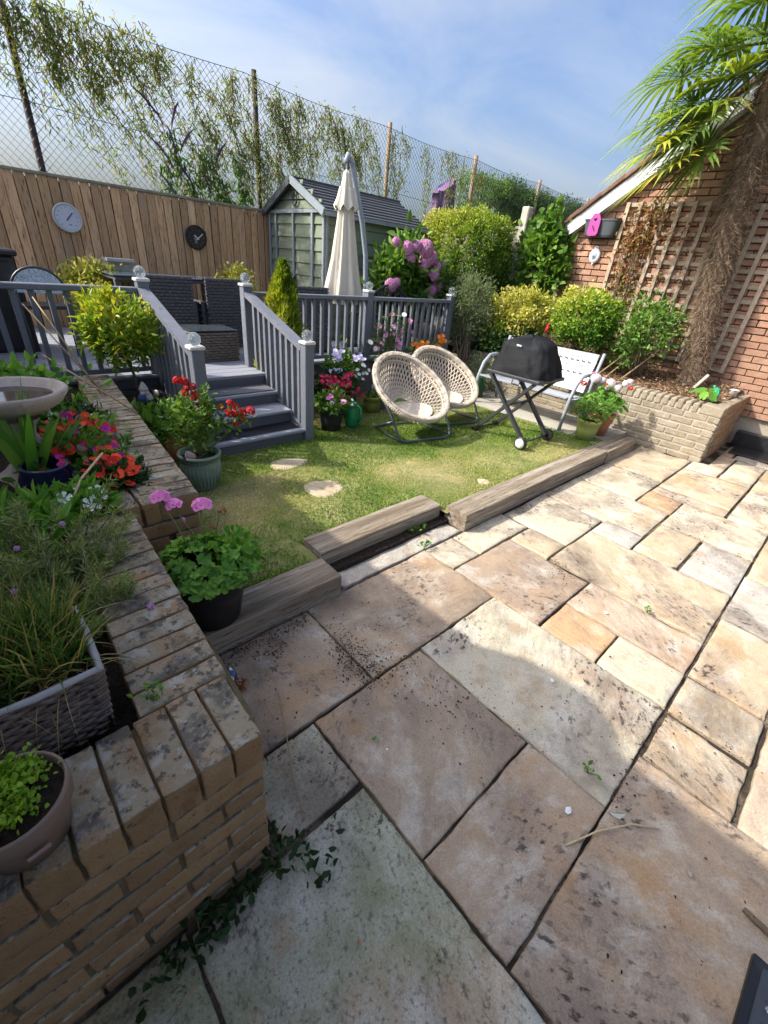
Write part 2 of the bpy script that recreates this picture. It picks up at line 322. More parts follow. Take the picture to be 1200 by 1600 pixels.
m_paint = M('blue_grey_deck_paint', (.145,.155,.19), [((.20,.21,.24), 4, .48, .7, .6), ((.11,.11,.125), 22, .60, .68, .7), ((.30,.27,.23), 50, .66, .70, .6)], rough=.55, bump=.3, bscale=60, stretch=(2.5, 2.5, .3), spec=.35)
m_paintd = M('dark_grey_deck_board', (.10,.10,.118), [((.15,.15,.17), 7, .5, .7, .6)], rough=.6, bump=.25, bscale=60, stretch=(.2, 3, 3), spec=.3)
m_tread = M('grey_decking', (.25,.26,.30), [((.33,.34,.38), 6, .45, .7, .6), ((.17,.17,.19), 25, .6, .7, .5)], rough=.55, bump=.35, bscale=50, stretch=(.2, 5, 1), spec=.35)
m_cap = M('cream_post_cap', (.62,.60,.57), [((.5,.48,.45), 9, .5, .7, .5)], rough=.5)
m_fence = M('brown_featheredge_board', (.56,.345,.185), [((.66,.45,.27), 4, .42, .66, .7), ((.34,.19,.095), 11, .53, .64, .8), ((.12,.065,.04), 22, .60, .65, .85), ((.46,.40,.34), 2.2, .56, .68, .5)], rough=.8, bump=.5, bscale=40, stretch=(5, 5, .5), rand=.3)
m_gfence = M('grey_fence_board', (.20,.18,.155), [((.28,.26,.23), 5, .45, .7, .7), ((.10,.085,.07), 16, .57, .72, .7)], rough=.85, bump=.4, bscale=50, stretch=(4, 4, .35), rand=.12)
m_capr = M('green_grey_capping', (.27,.25,.19), [((.18,.18,.13), 6, .45, .7)], rough=.8)
m_trell = M('pale_weathered_trellis', (.36,.285,.215), [((.24,.19,.145), 9, .48, .7, .7), ((.55,.49,.42), 20, .55, .7, .6)], rough=.85, bump=.3, bscale=60, rand=.1)
m_black = M('black_plastic', (.012,.012,.014), [((.03,.03,.032), 15, .5, .7)], rough=.38, spec=.45)
m_metal = M('dark_grey_metal', (.035,.037,.042), rough=.42, spec=.5)
m_wire = M('galvanised_dark_wire', (.07,.085,.085), rough=.5, spec=.4)
m_post = M('rusty_dark_post', (.045,.034,.034), [((.10,.06,.045), 14, .5, .7)], rough=.8)
m_postp = M('bare_timber_post', (.26,.19,.13), [((.15,.11,.08), 14, .5, .7)], rough=.85, stretch=(3, 3, .3))
m_bench = M('pale_grey_bench_paint', (.27,.29,.325), [((.28,.30,.33), 12, .5, .7, .5)], rough=.45, spec=.4)
m_tan = M('tan_wicker', (.50,.43,.35), [((.60,.53,.45), 40, .45, .65, .6), ((.32,.26,.20), 70, .55, .66, .6)], rough=.7, bump=.5, bscale=220)
m_wick = M('dark_brown_wicker', (.085,.082,.088), [((.16,.155,.16), 30, .48, .62, .8), ((.02,.018,.018), 50, .55, .65)], rough=.5, spec=.4, stretch=(1, 1, 5), bump=.6, bscale=80)
m_wick2 = M('grey_brown_wicker', (.15,.125,.10), [((.26,.22,.18), 40, .48, .62, .8), ((.05,.04,.035), 60, .55, .65)], rough=.6, stretch=(1, 1, 4), bump=.6, bscale=90)
m_glass = bpy.data.materials.new('crackle_glass'); m_glass.use_nodes = True
b_ = m_glass.node_tree.nodes['Principled BSDF']; b_.inputs['Base Color'].default_value = (.85,.92,.95,1); b_.inputs['Roughness'].default_value = .04; b_.inputs['Transmission Weight'].default_value = .92; b_.inputs['IOR'].default_value = 1.4
vn = m_glass.node_tree.nodes.new('ShaderNodeTexVoronoi'); vn.inputs['Scale'].default_value = 90; bpn = m_glass.node_tree.nodes.new('ShaderNodeBump'); bpn.inputs['Strength'].default_value = .45; bpn.inputs['Distance'].default_value = .01
m_glass.node_tree.links.new(vn.outputs[0], bpn.inputs['Height']); m_glass.node_tree.links.new(bpn.outputs[0], b_.inputs['Normal'])
m_white = M('white_plastic', (.72,.73,.74), rough=.4)
m_barkw = M('grey_brown_bark', (.14,.105,.075), [((.22,.17,.12), 30, .5, .7), ((.06,.045,.03), 50, .55, .65)], rough=.9, bump=.7, bscale=80)
m_stem = M('green_stem', (.10,.15,.04), [((.16,.13,.06), 20, .5, .7)], rough=.7)
m_straw = M('dry_straw', (.50,.40,.24), [((.36,.26,.14), 40, .5, .7)], rough=.8)
m_cane = M('bamboo_cane', (.36,.26,.14), [((.22,.15,.08), 30, .5, .7)], rough=.6)
def plain(name, c, rough=.5, var=.75, sc=12, **k): return M(name, c, [(tuple(x*var for x in c), sc, .48, .68, .7)], rough=rough, **k)

# ------------------------------------------------------------------ the ground, patio and lawn
mb = MB(); mb.add([(-400,-400,-.12), (400,-400,-.12), (400,400,-.12), (-400,400,-.12)], [(0,1,2,3)])
struct(mb.build('ground', m_ground))
mb = MB(); mb.box((3.4, .45, -.05), (8.6, 2.36, .07)); patio = struct(mb.build('patio', m_joint))
def slab(x0, x1, y0, y1, col, mat=m_slab, near=None, cut=None):
    """a riven paving stone: uneven outline, layered surface, rounded arris"""
    g = .0045 + rnd.uniform(0, .0025); x0 += g; x1 -= g; y0 += g; y1 -= g
    cx, cy = (x0+x1)/2, (y0+y1)/2; d = math.hypot(cx, cy)
    st = .016 if d < 1.7 else (.03 if d < 3 else .06)
    nx = max(3, int((x1-x0)/st)); ny = max(3, int((y1-y0)/st)); sd_ = rnd.uniform(0, 99); V = []; F = []
    tilt = (rnd.uniform(-.004, .004), rnd.uniform(-.004, .004))
    us = [0, .004/(x1-x0)] + [i/nx for i in range(1, nx)] + [1-.005/(x1-x0), 1]; vs = [0, .005/(y1-y0)] + [i/ny for i in range(1, ny)] + [1-.005/(y1-y0), 1]
    rs = rnd.uniform(-.3, .3)
    for j, v in enumerate(vs):
        for i, u in enumerate(us):
            x = x0+u*(x1-x0); y = y0+v*(y1-y0)
            e = .0035
            xx = x + (e*noise.noise((y*9, sd_, 1)) + .003*noise.noise((y*34, sd_, 5)) if i <= 1 or i >= len(us)-2 else 0); yy = y + (e*noise.noise((x*9, sd_, 7)) + .003*noise.noise((x*34, sd_, 2)) if j <= 1 or j >= len(vs)-2 else 0)
            p = Vector((x*3.2+y*rs, y*5.2-x*rs, sd_)); h = noise.fractal(p, 1.0, 2.1, 5)*2.2
            f = h-math.floor(h); lay_ = math.floor(h) + min(1, f*7)                   # stepped, flaky layers
            z = .0028*lay_ + .002*h + .0015*noise.noise((x*30, y*30, sd_)) + tilt[0]*(x-cx)/.3 + tilt[1]*(y-cy)/.3
            if i in (0, len(us)-1) or j in (0, len(vs)-1): z -= .0035
            V.append((xx-cx, yy-cy, z))
    w = len(us); h_ = len(vs)
    for j in range(h_-1):
        for i in range(w-1): F.append((j*w+i, j*w+i+1, (j+1)*w+i+1, (j+1)*w+i))
    ring = [i for i in range(w)] + [j*w+w-1 for j in range(1, h_)] + [(h_-1)*w+i for i in range(w-2, -1, -1)] + [j*w for j in range(h_-2, 0, -1)]
    n0 = len(V); V += [(V[k][0], V[k][1], -.035) for k in ring]; k = len(ring)
    F += [(ring[(i+1) % k], ring[i], n0+i, n0+(i+1) % k) for i in range(k)]
    me = bpy.data.meshes.new('paving_slab'); me.from_pydata(V, [], F); me.polygons.foreach_set('use_smooth', [i < (w-1)*(h_-1) for i in range(len(F))]); me.update()
    o = link('paving_slab', me, mat, patio, loc=(cx, cy, 0)); o.color = (*col, 1); return o
PINK = (.395,.30,.212); TAN = (.455,.365,.25); PALE = (.50,.445,.335); OCH = (.50,.32,.18); GREY = (.42,.39,.34); BROWN = (.37,.275,.195); PEACH = (.47,.36,.265); PLUM = (.35,.27,.195); GRN = (.33,.315,.26)
for s in [(.92,1.83,.875,1.425,PINK), (.285,.92,.875,1.41,PINK), (.6,1.21,.275,.87,PLUM), (1.21,1.83,-.04,.875,PALE), (.6,1.21,-.04,.275,PINK), (.6,1.52,-.96,-.04,PINK), (1.52,1.81,-.36,-.05,TAN), (1.52,2.42,-.96,-.37,PEACH),
          (1.83,2.13,-.36,-.045,TAN), (2.14,2.77,-.36,-.045,TAN), (2.78,3.4,-.36,-.04,GREY), (1.83,2.125,.28,.585,OCH), (1.83,2.125,-.04,.28,PALE), (2.13,2.45,-.04,.585,PEACH), (1.83,2.445,.59,1.175,BROWN), (2.445,2.715,.88,1.175,TAN), (2.455,3.08,-.04,.875,TAN),
          (1.84,2.11,1.18,1.43,PALE), (2.115,2.7,1.18,1.425,PALE), (1.18,2.235,1.435,1.575,GREY), (2.715,3.31,.88,1.41,PALE), (3.31,3.94,.585,1.41,PALE), (3.08,3.36,.58,.875,GREY), (3.085,3.685,.28,.575,TAN), (3.69,4.3,-.04,.575,PALE), (3.085,3.685,-.04,.275,GREY), (3.40,4.3,-.36,-.045,TAN),
          (3.95,4.62,.865,1.41,PALE), (4.63,5.60,.865,1.41,TAN), (3.95,4.3,.58,.86,OCH), (4.31,4.5,.27,.86,PEACH), (4.51,5.3,.27,.86,TAN), (4.31,5.25,-.36,.26,PALE), (5.31,5.66,.56,.86,PALE), (5.31,6.2,.27,.55,PALE), (5.26,6.2,-.36,.265,TAN), (6.21,6.82,-.36,.6,GREY), (5.67,6.2,.56,.72,TAN), (6.21,6.82,.61,.73,BROWN)]:
    slab(*s)
slab(.29,.6,.575,.87,(.46,.42,.31), m_slabg); slab(0,.6,-.35,.565,(.45,.44,.36), m_slabg); slab(-.62,0,-.05,.585,(.33,.32,.24), m_slabg); slab(-.62,0,-.65,-.055,GRN, m_slabg); slab(0,.59,-.96,-.36,GRN, m_slabg)
for x in (2.43, 3.35, 4.27, 5.19): slab(x, x+.91, -.96, -.37, rnd.choice([TAN, PALE, GREY]))

# lawn bed with gentle unevenness, following the sleepers
mb = MB(); nx, ny = 60, 44; V = []; F = []
for j in range(ny+1):
    for i in range(nx+1):
        x = .55+i*(5.05-.55)/nx; y = 1.5+j*(4.5-1.5)/ny
        V.append((x, y, .098+.010*noise.noise((x*1.3, y*1.3, 0))-.006*(y < 1.7)))
for j in range(ny):
    for i in range(nx):
        a = j*(nx+1)+i; x = V[a][0]; y = V[a][1]
        if (x < 1.13 and y > 1.58) or (1.1 <= x < 2.2 and y > 1.78) or (x >= 2.2 and y > 1.56): F.append((a, a+1, a+nx+2, a+nx+1))
me = bpy.data.meshes.new('lawn'); me.from_pydata(V, [], F); me.update(); lawn = struct(link('lawn', me, m_lawn))
mb = MB(); mb.box((.88, 1.75, 0), (.66, .32, .09)); mb.box((3.9, 3.0, .02), (3.6, 2.7, .1)); struct(mb.build('lawn_subsoil', m_soil))
m_grass = LEAF('grass_blades', [(.05,.135,.016), (.115,.245,.026), (.21,.335,.048), (.36,.40,.10), (.50,.44,.22), (.58,.50,.31)], transl=.4)
stones = [(1.69, 2.86, .17, .10), (1.68, 2.34, .155, .13), (2.87, 1.735, .055, .05)]
N_ = 200000; X = rng.uniform(.6, 5.0, N_); Y = rng.uniform(1.57, 4.28, N_)
ok = np.ones(N_, bool)
ok &= ~((X > 1.1) & (X < 2.22) & (Y < 1.80)) & ~((X < 1.14) & (Y < 1.62)) & ~((X > 1.15) & (X < 2.2) & (Y > 3.2))
ok &= ~(X > 4.72 - .10*np.sin(Y*2.1) + (Y < 1.95)*.35)
ok &= ~((X > .6) & (X < 1.25) & (Y > 3.6))
for sx, sy, a, b in stones: ok &= ((X-sx)/a)**2 + ((Y-sy)/b)**2 > .55 + .75*rng.random(N_)
dry = np.array([noise.fractal((x*.85+3.3, y*1.25+1.7, .3), 1, 2, 4) for x, y in zip(X, Y)])
cen = np.exp(-((X-2.75)/.85)**2-((Y-2.15)/.42)**2)                    # worn, straw-coloured middle of the lawn
d_ = np.clip(.22 + dry*1.0 + cen*.5 - .30*(Y > 2.75) - .1*(X > 3.9), 0, 1)
ok &= rng.random(N_) > d_*.45
X, Y, d_ = X[ok], Y[ok], d_[ok]; n = len(X)
P = np.stack([X, Y, np.full(n, .094)], 1); D = np.stack([rng.normal(0, .45, n), rng.normal(0, .45, n), np.ones(n)], 1)
v = np.clip(d_*.85 + rng.normal(0, .2, n) + .2, 0, 1)
go = link('grass', blade_mesh('grass', P, D, (.016+.026*rng.random(n)**1.7)*(1.25-.5*d_), .0045, .35, m_grass, v, nseg=2), None)
stuff(go); tag(go, 'short patchy green and straw coloured lawn grass', 'grass')
n = 7000; kk = rng.integers(0, 7, n); tt = rng.random(n)
ed = np.array([(.62, 1.63, 1.12, 1.63), (1.18, 1.845, 2.2, 1.845), (2.24, 1.625, 4.7, 1.625), (2.2, 4.2, 4.6, 4.2), (1.16, 3.22, 2.2, 3.20), (4.66, 2.0, 4.72, 4.1), (2.16, 3.3, 2.3, 4.1)])[kk]
X = ed[:, 0]+(ed[:, 2]-ed[:, 0])*tt+rng.normal(0, .018, n); Y = ed[:, 1]+(ed[:, 3]-ed[:, 1])*tt+rng.normal(0, .012, n)+.005
keep = np.array([noise.noise((x*3.1, y*3.1, 5)) > -.1 for x, y in zip(X, Y)]); X, Y = X[keep], Y[keep]; n = len(X)
P = np.stack([X, Y, np.full(n, .092)], 1); D = np.stack([rng.normal(0, .5, n), rng.normal(0, .5, n), np.ones(n)], 1)
go2 = stuff(link('long_grass', blade_mesh('long_grass', P, D, .04+.05*rng.random(n)**2, .0045, .5, m_grass, np.clip(rng.normal(.35, .25, n), 0, 1), nseg=3), None)); tag(go2, 'longer unmown grass tufts along the sleepers and deck edge', 'grass')
n = 16000; X = rng.uniform(.7, 4.6, n); Y = rng.uniform(1.7, 4.15, n); cl_n = np.array([noise.noise((x*4.3, y*4.3, 9)) for x, y in zip(X, Y)])
keep = (cl_n > .12) & ~((X > 1.1) & (X < 2.22) & (Y < 1.86)) & ~((X > 1.12) & (X < 2.22) & (Y > 3.15)) & ~((X < 1.25) & (Y > 3.5))
for sx, sy, a, b in stones: keep &= ((X-sx)/a)**2+((Y-sy)/b)**2 > 1.1
X, Y = X[keep], Y[keep]; n = len(X); P = np.stack([X, Y, np.full(n, .094)], 1); D = np.stack([rng.normal(0, .6, n), rng.normal(0, .6, n), np.ones(n)], 1)
stuff(tag(link('grass_tufts', blade_mesh('grass_tufts', P, D, .03+.035*rng.random(n), .0048, .6, m_grass, np.clip(rng.normal(.30, .2, n), 0, 1), nseg=3), None), 'coarser darker green grass tufts scattered through the lawn', 'grass'))
# worn round stepping stones set flush in the lawn
m_step = M('sandy_stepping_stone', (.50,.41,.28), [((.40,.31,.19), 8, .45, .7, .7), ((.16,.14,.10), 40, .58, .66, .6)], rough=.9, bump=.6, bscale=70)
for (sx, sy, a, b), lab in zip(stones, ('worn oval stepping stone in the grass nearest the deck steps', 'sunlit round stepping stone in the grass towards the timber edging', 'tiny pale stone disc sunk in the grass beside the long sleeper')):
    mb = MB(); pr = [(0, .016), (.8, .017), (.97, .012), (1.0, .0), (1.0, -.02)]
    vs = []; k = 26
    for r_, z in pr:
        for j in range(k):
            t = 2*math.pi*j/k; q = 1+.3*noise.noise((math.cos(t)*1.4, math.sin(t)*1.4, sx*5))
            vs.append((sx+a*r_*q*math.cos(t), sy+b*r_*q*math.sin(t), (.092+z*.6)+.004*noise.noise((t*2, r_*4, sx))))
    mb.add(vs, [(i*k+j, i*k+(j+1) % k, (i+1)*k+(j+1) % k, (i+1)*k+j) for i in range(len(pr)-1) for j in range(k)], True)
    tag(mb.build('stepping_stone', m_step), lab, 'stepping stone', 'stepping stones in the lawn')

# timber sleepers edging the lawn
def sleeper(x0, x1, y0, y1, z1, lab, seed):
    L_ = x1-x0; W_ = y1-y0; nx = int(L_/.03); prof = [(0, -.07), (0, .061), (.006, .066), (.07, .0665), (W_*.5, .068), (W_-.06, .067), (W_-.006, .066), (W_, .061), (W_, -.07)]; V = []; F = []; k = len(prof)
    for i in range(nx+1):
        x = L_*i/nx
        for a, (y, z) in enumerate(prof):
            c = noise.fractal((x*1.2+seed, y*22, seed), 1, 2, 4); cr = max(0, noise.noise((x*.8, y*30+seed, seed*2))-.35)
            V.append((x, y+.0025*noise.noise((x*4, a*.4, seed)), z + (.0022*c - .03*cr if 2 <= a <= 6 else 0)))
    for i in range(nx): F += [(i*k+a, i*k+a+1, (i+1)*k+a+1, (i+1)*k+a) for a in range(k-1)]
    F += [tuple(range(k-1, -1, -1)), tuple(nx*k+a for a in range(k))]
    me = bpy.data.meshes.new('timber_sleeper'); me.from_pydata(V, [], [f[::-1] for f in F]); me.update()
    return tag(link('timber_sleeper', me, m_sleeper, loc=(x0, y0, z1-.067)), lab, 'sleeper', 'timber sleepers edging the lawn')
sleeper(.36, 1.14, 1.41, 1.61, .13, 'short grey timber sleeper with the black geranium pot standing by it', 3)
sleeper(1.165, 2.205, 1.635, 1.83, .13, 'cracked timber sleeper set back between the two front ones', 9)
sleeper(2.235, 4.56, 1.42, 1.61, .135, 'longest timber sleeper along the sunny side of the lawn', 17)
sleeper(4.585, 5.33, 1.41, 1.60, .13, 'timber sleeper ending at the pale brick raised bed', 23)
mb = MB(); mb.box((1.72, 1.605, .005), (1.05, .075, .05)); struct(mb.build('soil_strip', m_soil))
m_mossb = M('mossy_board', (.22,.17,.09), [((.13,.13,.05), 8, .45, .65, .8), ((.32,.26,.16), 16, .55, .7, .7)], rough=.9, bump=.5, bscale=50)
bo = block('edging_board', (.395, 1.19, .05), (.026, .46, .12), m_mossb, None, .004, .003, 3, rot=(0, R(10), R(-3))); tag(bo, 'thin mossy board leaning along the foot of the brick planter', 'board')
# ------------------------------------------------------------------ brick planter on the left
pl = thing('brick_planter', 'mossy buff brick planter wall with brick-on-edge coping, in the shade at left', 'planter wall', (-.2, .7, 0))
def brk(c, size, mat, parent, rot=None, jit=.003, bev=.007):
    r_ = rot or (rnd.uniform(-.012, .012), rnd.uniform(-.012, .012), rnd.uniform(-.012, .012)); sd_ = rnd.randrange(7)
    if parent is pl:
        o = link('brick', roughbox(size, .0042, .0030, sd_), mat, parent, loc=c, rot=r_); return o
    return block('brick', c, size, mat, parent, bev, jit, sd_, r_ if True else (rnd.uniform(-.012, .012), rnd.uniform(-.012, .012), rnd.uniform(-.012, .012)))
mb = MB(); mb.box((-.27, .70, .291), (1.05, .196, .582)); mb.box((.17, 1.32, .291), (.195, 1.06, .582))
mb.box((.4, 1.94, .28), (.36, .17, .56)); mb.box((.585, 3.05, .291), (.20, 2.30, .582), R(-4.8)); mb.build('mortar_core', m_mortar, pl)
for k in range(7):                                     # end face towards the viewer
    z = .485-.0375-.075*k; x = .258 - (.1125 if k % 2 else 0)
    if k % 2: brk((.258-.0525, .645, z), (.104, .1, .064), m_brick, pl)
    while x > -.75: brk((x-.108, .645+rnd.uniform(-.003, .003), z), (.214, .1, .064), m_brick, pl); x -= .2245
for i in range(14): brk((.226-.0755*i, .697, .547+rnd.uniform(-.003, .003)), (.0685, .212, .106), m_brick, pl, jit=.004, bev=.009)
for i in range(13):                                    # coping beside the basket
    y = .842+.0755*i; brk((.165+.05*(y-.84), y, .547+rnd.uniform(-.003, .003)), (.213, .0685, .106), m_brick, pl, jit=.005, bev=.009)
for k in range(7):
    z = .485-.0375-.075*k
    for i in range(5): brk((.222+.05*(.9+.224*i-.84), .91+.2245*i+(k % 2)*.05, z), (.1, .214, .064), m_brick, pl)
for i, x in enumerate((.325, .40)): brk((x, 1.94, .545), (.063, .21, .104), m_brick, pl, jit=.005, bev=.009)
for k in range(7):
    z = .485-.0375-.075*k
    for x in ((.36, .545) if k % 2 else (.335, .50)): brk((x, 1.885, z), (.18 if x in (.36, .335) else .13 if k % 2 else .19, .1, .064), m_brick, pl)
for i in range(31):
    y = 1.872+.0755*i; brk((.49+.084*(y-1.83), y, .547+rnd.uniform(-.004, .004)), (.226, .0685, .106), m_brick, pl, rot=(0, rnd.uniform(-.02, .02), R(-4.8)+rnd.uniform(-.02, .02)), jit=.004, bev=.009)
for k in range(7):
    z = .485-.0375-.075*k
    for i in range(10): y = 1.98+.2245*i+(k % 2)*.08; brk((.55+.084*(y-1.83), y, z), (.1, .214, .064), m_brick, pl, rot=(0, 0, R(-4.8)))
V = []; F = []; nx, ny = 26, 60
for j in range(ny+1):
    for i in range(nx+1):
        y = .78+j*3.4/ny; xr = .10 if y < 1.9 else .42+.084*(y-1.83); x = -1.0+(xr+1.0)*i/nx
        V.append((x, y, .505+.03*noise.noise((x*4, y*4, 3))+.012*noise.noise((x*22, y*22, 3))))
for j in range(ny): F += [(j*(nx+1)+i, j*(nx+1)+i+1, (j+1)*(nx+1)+i+1, (j+1)*(nx+1)+i) for i in range(nx)]
me = bpy.data.meshes.new('planter_soil'); me.from_pydata(V, [], F); me.update(); struct(link('planter_soil', me, m_soil))

# ------------------------------------------------------------------ raised bed on the right
rb = thing('brick_raised_bed', 'pale brick raised bed wall with rounded coping bricks beside the patio', 'raised bed', (5.65, .8, 0))
mb = MB(); mb.box((5.715, 2.55, .28), (.17, 3.46, .56)); mb.box((6.25, .885, .28), (1.2, .15, .56)); mb.build('mortar_core', m_mortarg, rb)
for k in range(7):
    z = .4675-.075*k; y = .80 + (0 if k % 2 else .1125)
    if k % 2 == 0: brk((5.672, .852, z), (.1, .103, .064), m_brickr, rb)
    while y < 4.15: brk((5.672, y+.108, z), (.1, .214, .064), m_brickr, rb); y += .2245
    x = 5.735 if k % 2 == 0 else 5.735+.1125
    while x < 6.7: brk((x+.108, .85, z), (.214, .1, .064), m_brick, rb); x += .2245
for y in (.905,): brk((5.72, y, .555), (.2, .21, .098), m_brickr, rb)
for i in range(42): brk((5.724, 1.055+.0755*i, .553), (.213, .064, .102), m_brickr, rb, jit=.004, bev=.012)
for i in range(5): brk((5.93+.2245*i, .862, .553), (.214, .12, .1), m_brick, rb)
V = []; F = []; nx, ny = 20, 90
for j in range(ny+1):
    for i in range(nx+1):
        y = .9+j*6.0/ny; x = 5.78+1.06*i/nx; V.append((x, y, .555+.12*(x-5.78)/1.06+.025*noise.noise((x*5, y*5, 8))))
for j in range(ny): F += [(j*(nx+1)+i, j*(nx+1)+i+1, (j+1)*(nx+1)+i+1, (j+1)*(nx+1)+i) for i in range(nx)]
me = bpy.data.meshes.new('bed_soil'); me.from_pydata(V, [], F); me.update(); bed = struct(link('bed_soil', me, m_bark))
n = 5200; x = rng.uniform(5.78, 6.8, n); y = rng.uniform(.95, 3.6, n)
m_chip = LEAF('bark_chips', [(.06,.035,.02), (.17,.10,.06), (.33,.21,.12), (.46,.34,.22)], transl=0, rough=.85)
D = nrm(np.stack([rng.normal(size=n), rng.normal(size=n), rng.normal(0, .25, n)], 1)); Nn = np.stack([rng.normal(0, .3, n), rng.normal(0, .3, n), np.ones(n)], 1)
ch = stuff(link('bark_chips', leaf_mesh('bark_chips', np.stack([x, y, .572+.12*(x-5.78)/1.06+.01*rng.random(n)], 1), D, .02+.04*rng.random(n), .008+.012*rng.random(n), m_chip, Nn=Nn))); tag(ch, 'loose brown bark chips covering the raised bed', 'bark chips')
mb = MB(); mb.box((5.19, 2.93, .045), (.86, 2.62, .11)); struct(mb.build('path', m_conc))
mb = MB(); mb.box((4.95, 4.22, .05), (1.4, .10, .10)); mb.box((2.65, 4.15, .05), (.9, .2, .11)); struct(mb.build('kerb', m_conc))

# ------------------------------------------------------------------ neighbour's garage
ga = thing('brick_garage', 'orange brick garage gable with white bargeboard and brown tiled roof', 'garage', (7.4, 1.8, 0))
GX = 6.86; zr = lambda y: 2.20+(3.74-y)*.72 if y > 1.05 else 2.20+(y+1.64)*.72
mb = MB(); pts = [(3.64, 0), (3.64, zr(3.64)), (1.05, zr(1.05)), (-1.6, zr(-1.6)), (-1.6, 0)]
vs = [(GX+.055, y, z) for y, z in pts] + [(GX+3.6, y, z) for y, z in pts]; k = 5
mb.add(vs, [(4,3,2,1,0), (5,6,7,8,9)] + [(i, (i+1) % k, k+(i+1) % k, k+i) for i in range(k)]); mb.build('wall', m_mortarg, ga)
bl = []
for c in range(50):
    z = .10+.075*c; y = 3.645 - (.1125 if c % 2 else 0)
    if c % 2: bl.append((3.645-.053, z, .104))
    while y > -.3:
        bl.append((y-.1075, z, .214)); y -= .2245
bl = [b for b in bl if b[1]+.05 < zr(b[0]+.1)-.02 and b[1]+.05 < zr(b[0]-.1)-.02 and b[1] > .35]
bl.sort(key=lambda b: abs(b[0]-2.0)*1.0 + abs(b[1]-1.9)*.9)
rest = MB()
for i, (y, z, w) in enumerate(bl):
    if i < 300: brk((GX+.05, y, z), (.1, w, .064), m_brickg, ga, jit=.002, bev=.005)
    else: rest.box((GX+.05, y, z), (.1, w, .064))
stuff(rest.build('brick', m_brickg, ga))
m_upvc = M('white_bargeboard', (.78,.79,.80), [((.6,.6,.6), 9, .6, .75, .5)], rough=.4)
m_tile = M('brown_roof_tile', (.17,.095,.07), [((.26,.15,.11), 8, .45, .7, .7), ((.09,.06,.05), 16, .56, .7, .7), ((.3,.28,.25), 30, .62, .7, .5)], rough=.85, bump=.5, bscale=60, rand=.15)
def slope_box(name, y0, y1, x0, x1, dz0, dz1, mat, parent):
    mb = MB(); vs = [(x, y, zr(y)+dz) for x in (x0, x1) for y, dzs in ((y0, (dz0, dz1)), (y1, (dz0, dz1))) for dz in dzs]
    mb.add(vs, [(0,1,3,2), (4,6,7,5), (0,4,5,1), (2,3,7,6), (0,2,6,4), (1,5,7,3)]); return mb.build(name, mat, parent)
slope_box('bargeboard', 3.80, 1.05, 6.745, 6.775, -.10, .075, m_upvc, ga); slope_box('bargeboard', 1.05, -1.6, 6.745, 6.775, -.10, .075, m_upvc, ga)
slope_box('soffit', 3.80, 1.05, 6.78, 6.90, -.095, -.07, m_upvc, ga)
mb = MB(); mb.box((6.83, 3.74, 2.085), (.175, .19, .11)); mb.build('eave_box', m_upvc, ga)
mb = MB(); mb.tube([(6.76, 3.86, 2.13), (10, 3.86, 2.13)], .05, 8); mb.build('gutter', m_black, ga)
ang = math.atan(.72); n = 11
for i in range(n):
    y = 3.80-(i+.5)*2.75/n; block('verge_tile', (6.83, y, zr(y)+.118+rnd.uniform(-.004, .004)), (.24, .335, .05), m_tile, ga, .008, .004, i % 5, rot=(-ang-.03, rnd.uniform(-.03, .03), 0))
mb = MB()
for i in range(13):
    y0 = 3.86-i*.216; y1 = y0-.24
    mb.add([(6.94, y0, zr(y0)+.10), (10.4, y0, zr(y0)+.10), (10.4, y1, zr(y1)+.125), (6.94, y1, zr(y1)+.125), (6.94, y0, zr(y0)+.135), (10.4, y0, zr(y0)+.135), (10.4, y1, zr(y1)+.15), (6.94, y1, zr(y1)+.15)], [(0,1,2,3), (4,7,6,5), (0,4,5,1), (1,5,6,2), (2,6,7,3), (3,7,4,0)])
mb.add([(6.72, 1.05, zr(1.05)+.11), (10.4, 1.05, zr(1.05)+.11), (10.4, -1.8, zr(-1.8)+.11), (6.72, -1.8, zr(-1.8)+.11)], [(0,1,2,3)])
mb.build('roof', m_tile, ga)

# trellis on the garage wall
def trellis(y0, nv, z0, nh, lab):
    t = thing('trellis', lab, 'trellis', (6.8, y0, z0), 'trellis panels on the garage wall')
    for i in range(nv): block('slat', (6.815, y0-.155*i, z0+.152*(nh-1)/2), (.022, .046, .152*(nh-1)+.05), m_trell, t, .003, .002, i % 4, rot=(rnd.uniform(-.006, .006), 0, 0))
    for i in range(nh): block('slat', (6.838, y0-.155*(nv-1)/2, z0+.152*i), (.02, .155*(nv-1)+.05, .044), m_trell, t, .003, .002, i % 4)
trellis(2.94, 9, .86, 12, 'large square-lattice trellis panel covered by a red-leaved creeper')
trellis(1.645, 4, .82, 12, 'narrower trellis panel at the right, behind the palm trunk')

# side fence between the hedge and the garage
sf = thing('panel_fence', 'grey panel fence with pale concrete posts beside the round hedge', 'fence', (6.9, 5, 0))
for y in (4.42, 6.3): block('concrete_post', (6.82, y, 1.28), (.12, .12, 2.5), m_conc, sf, .012, .003, 1)
for y0 in (3.72, 4.54, 6.37):
    for i in range(int((.7 if y0 < 4 else 1.68 if y0 < 6 else .7)/.118)): block('board', (6.915+.006*(i % 2), y0+.06+.118*i, 1.36), (.016, .122, 1.78), m_gfence, sf, .003, .001, i % 4)
for y0, w in ((3.72, .72), (4.54, 1.7)): block('gravel_board', (6.91, y0+w/2, .36), (.04, w, .24), m_conc, sf, .006, .002, 2); block('capping_rail', (6.91, y0+w/2, 2.275), (.06, w, .035), m_gfence, sf, .004, .001, 2)

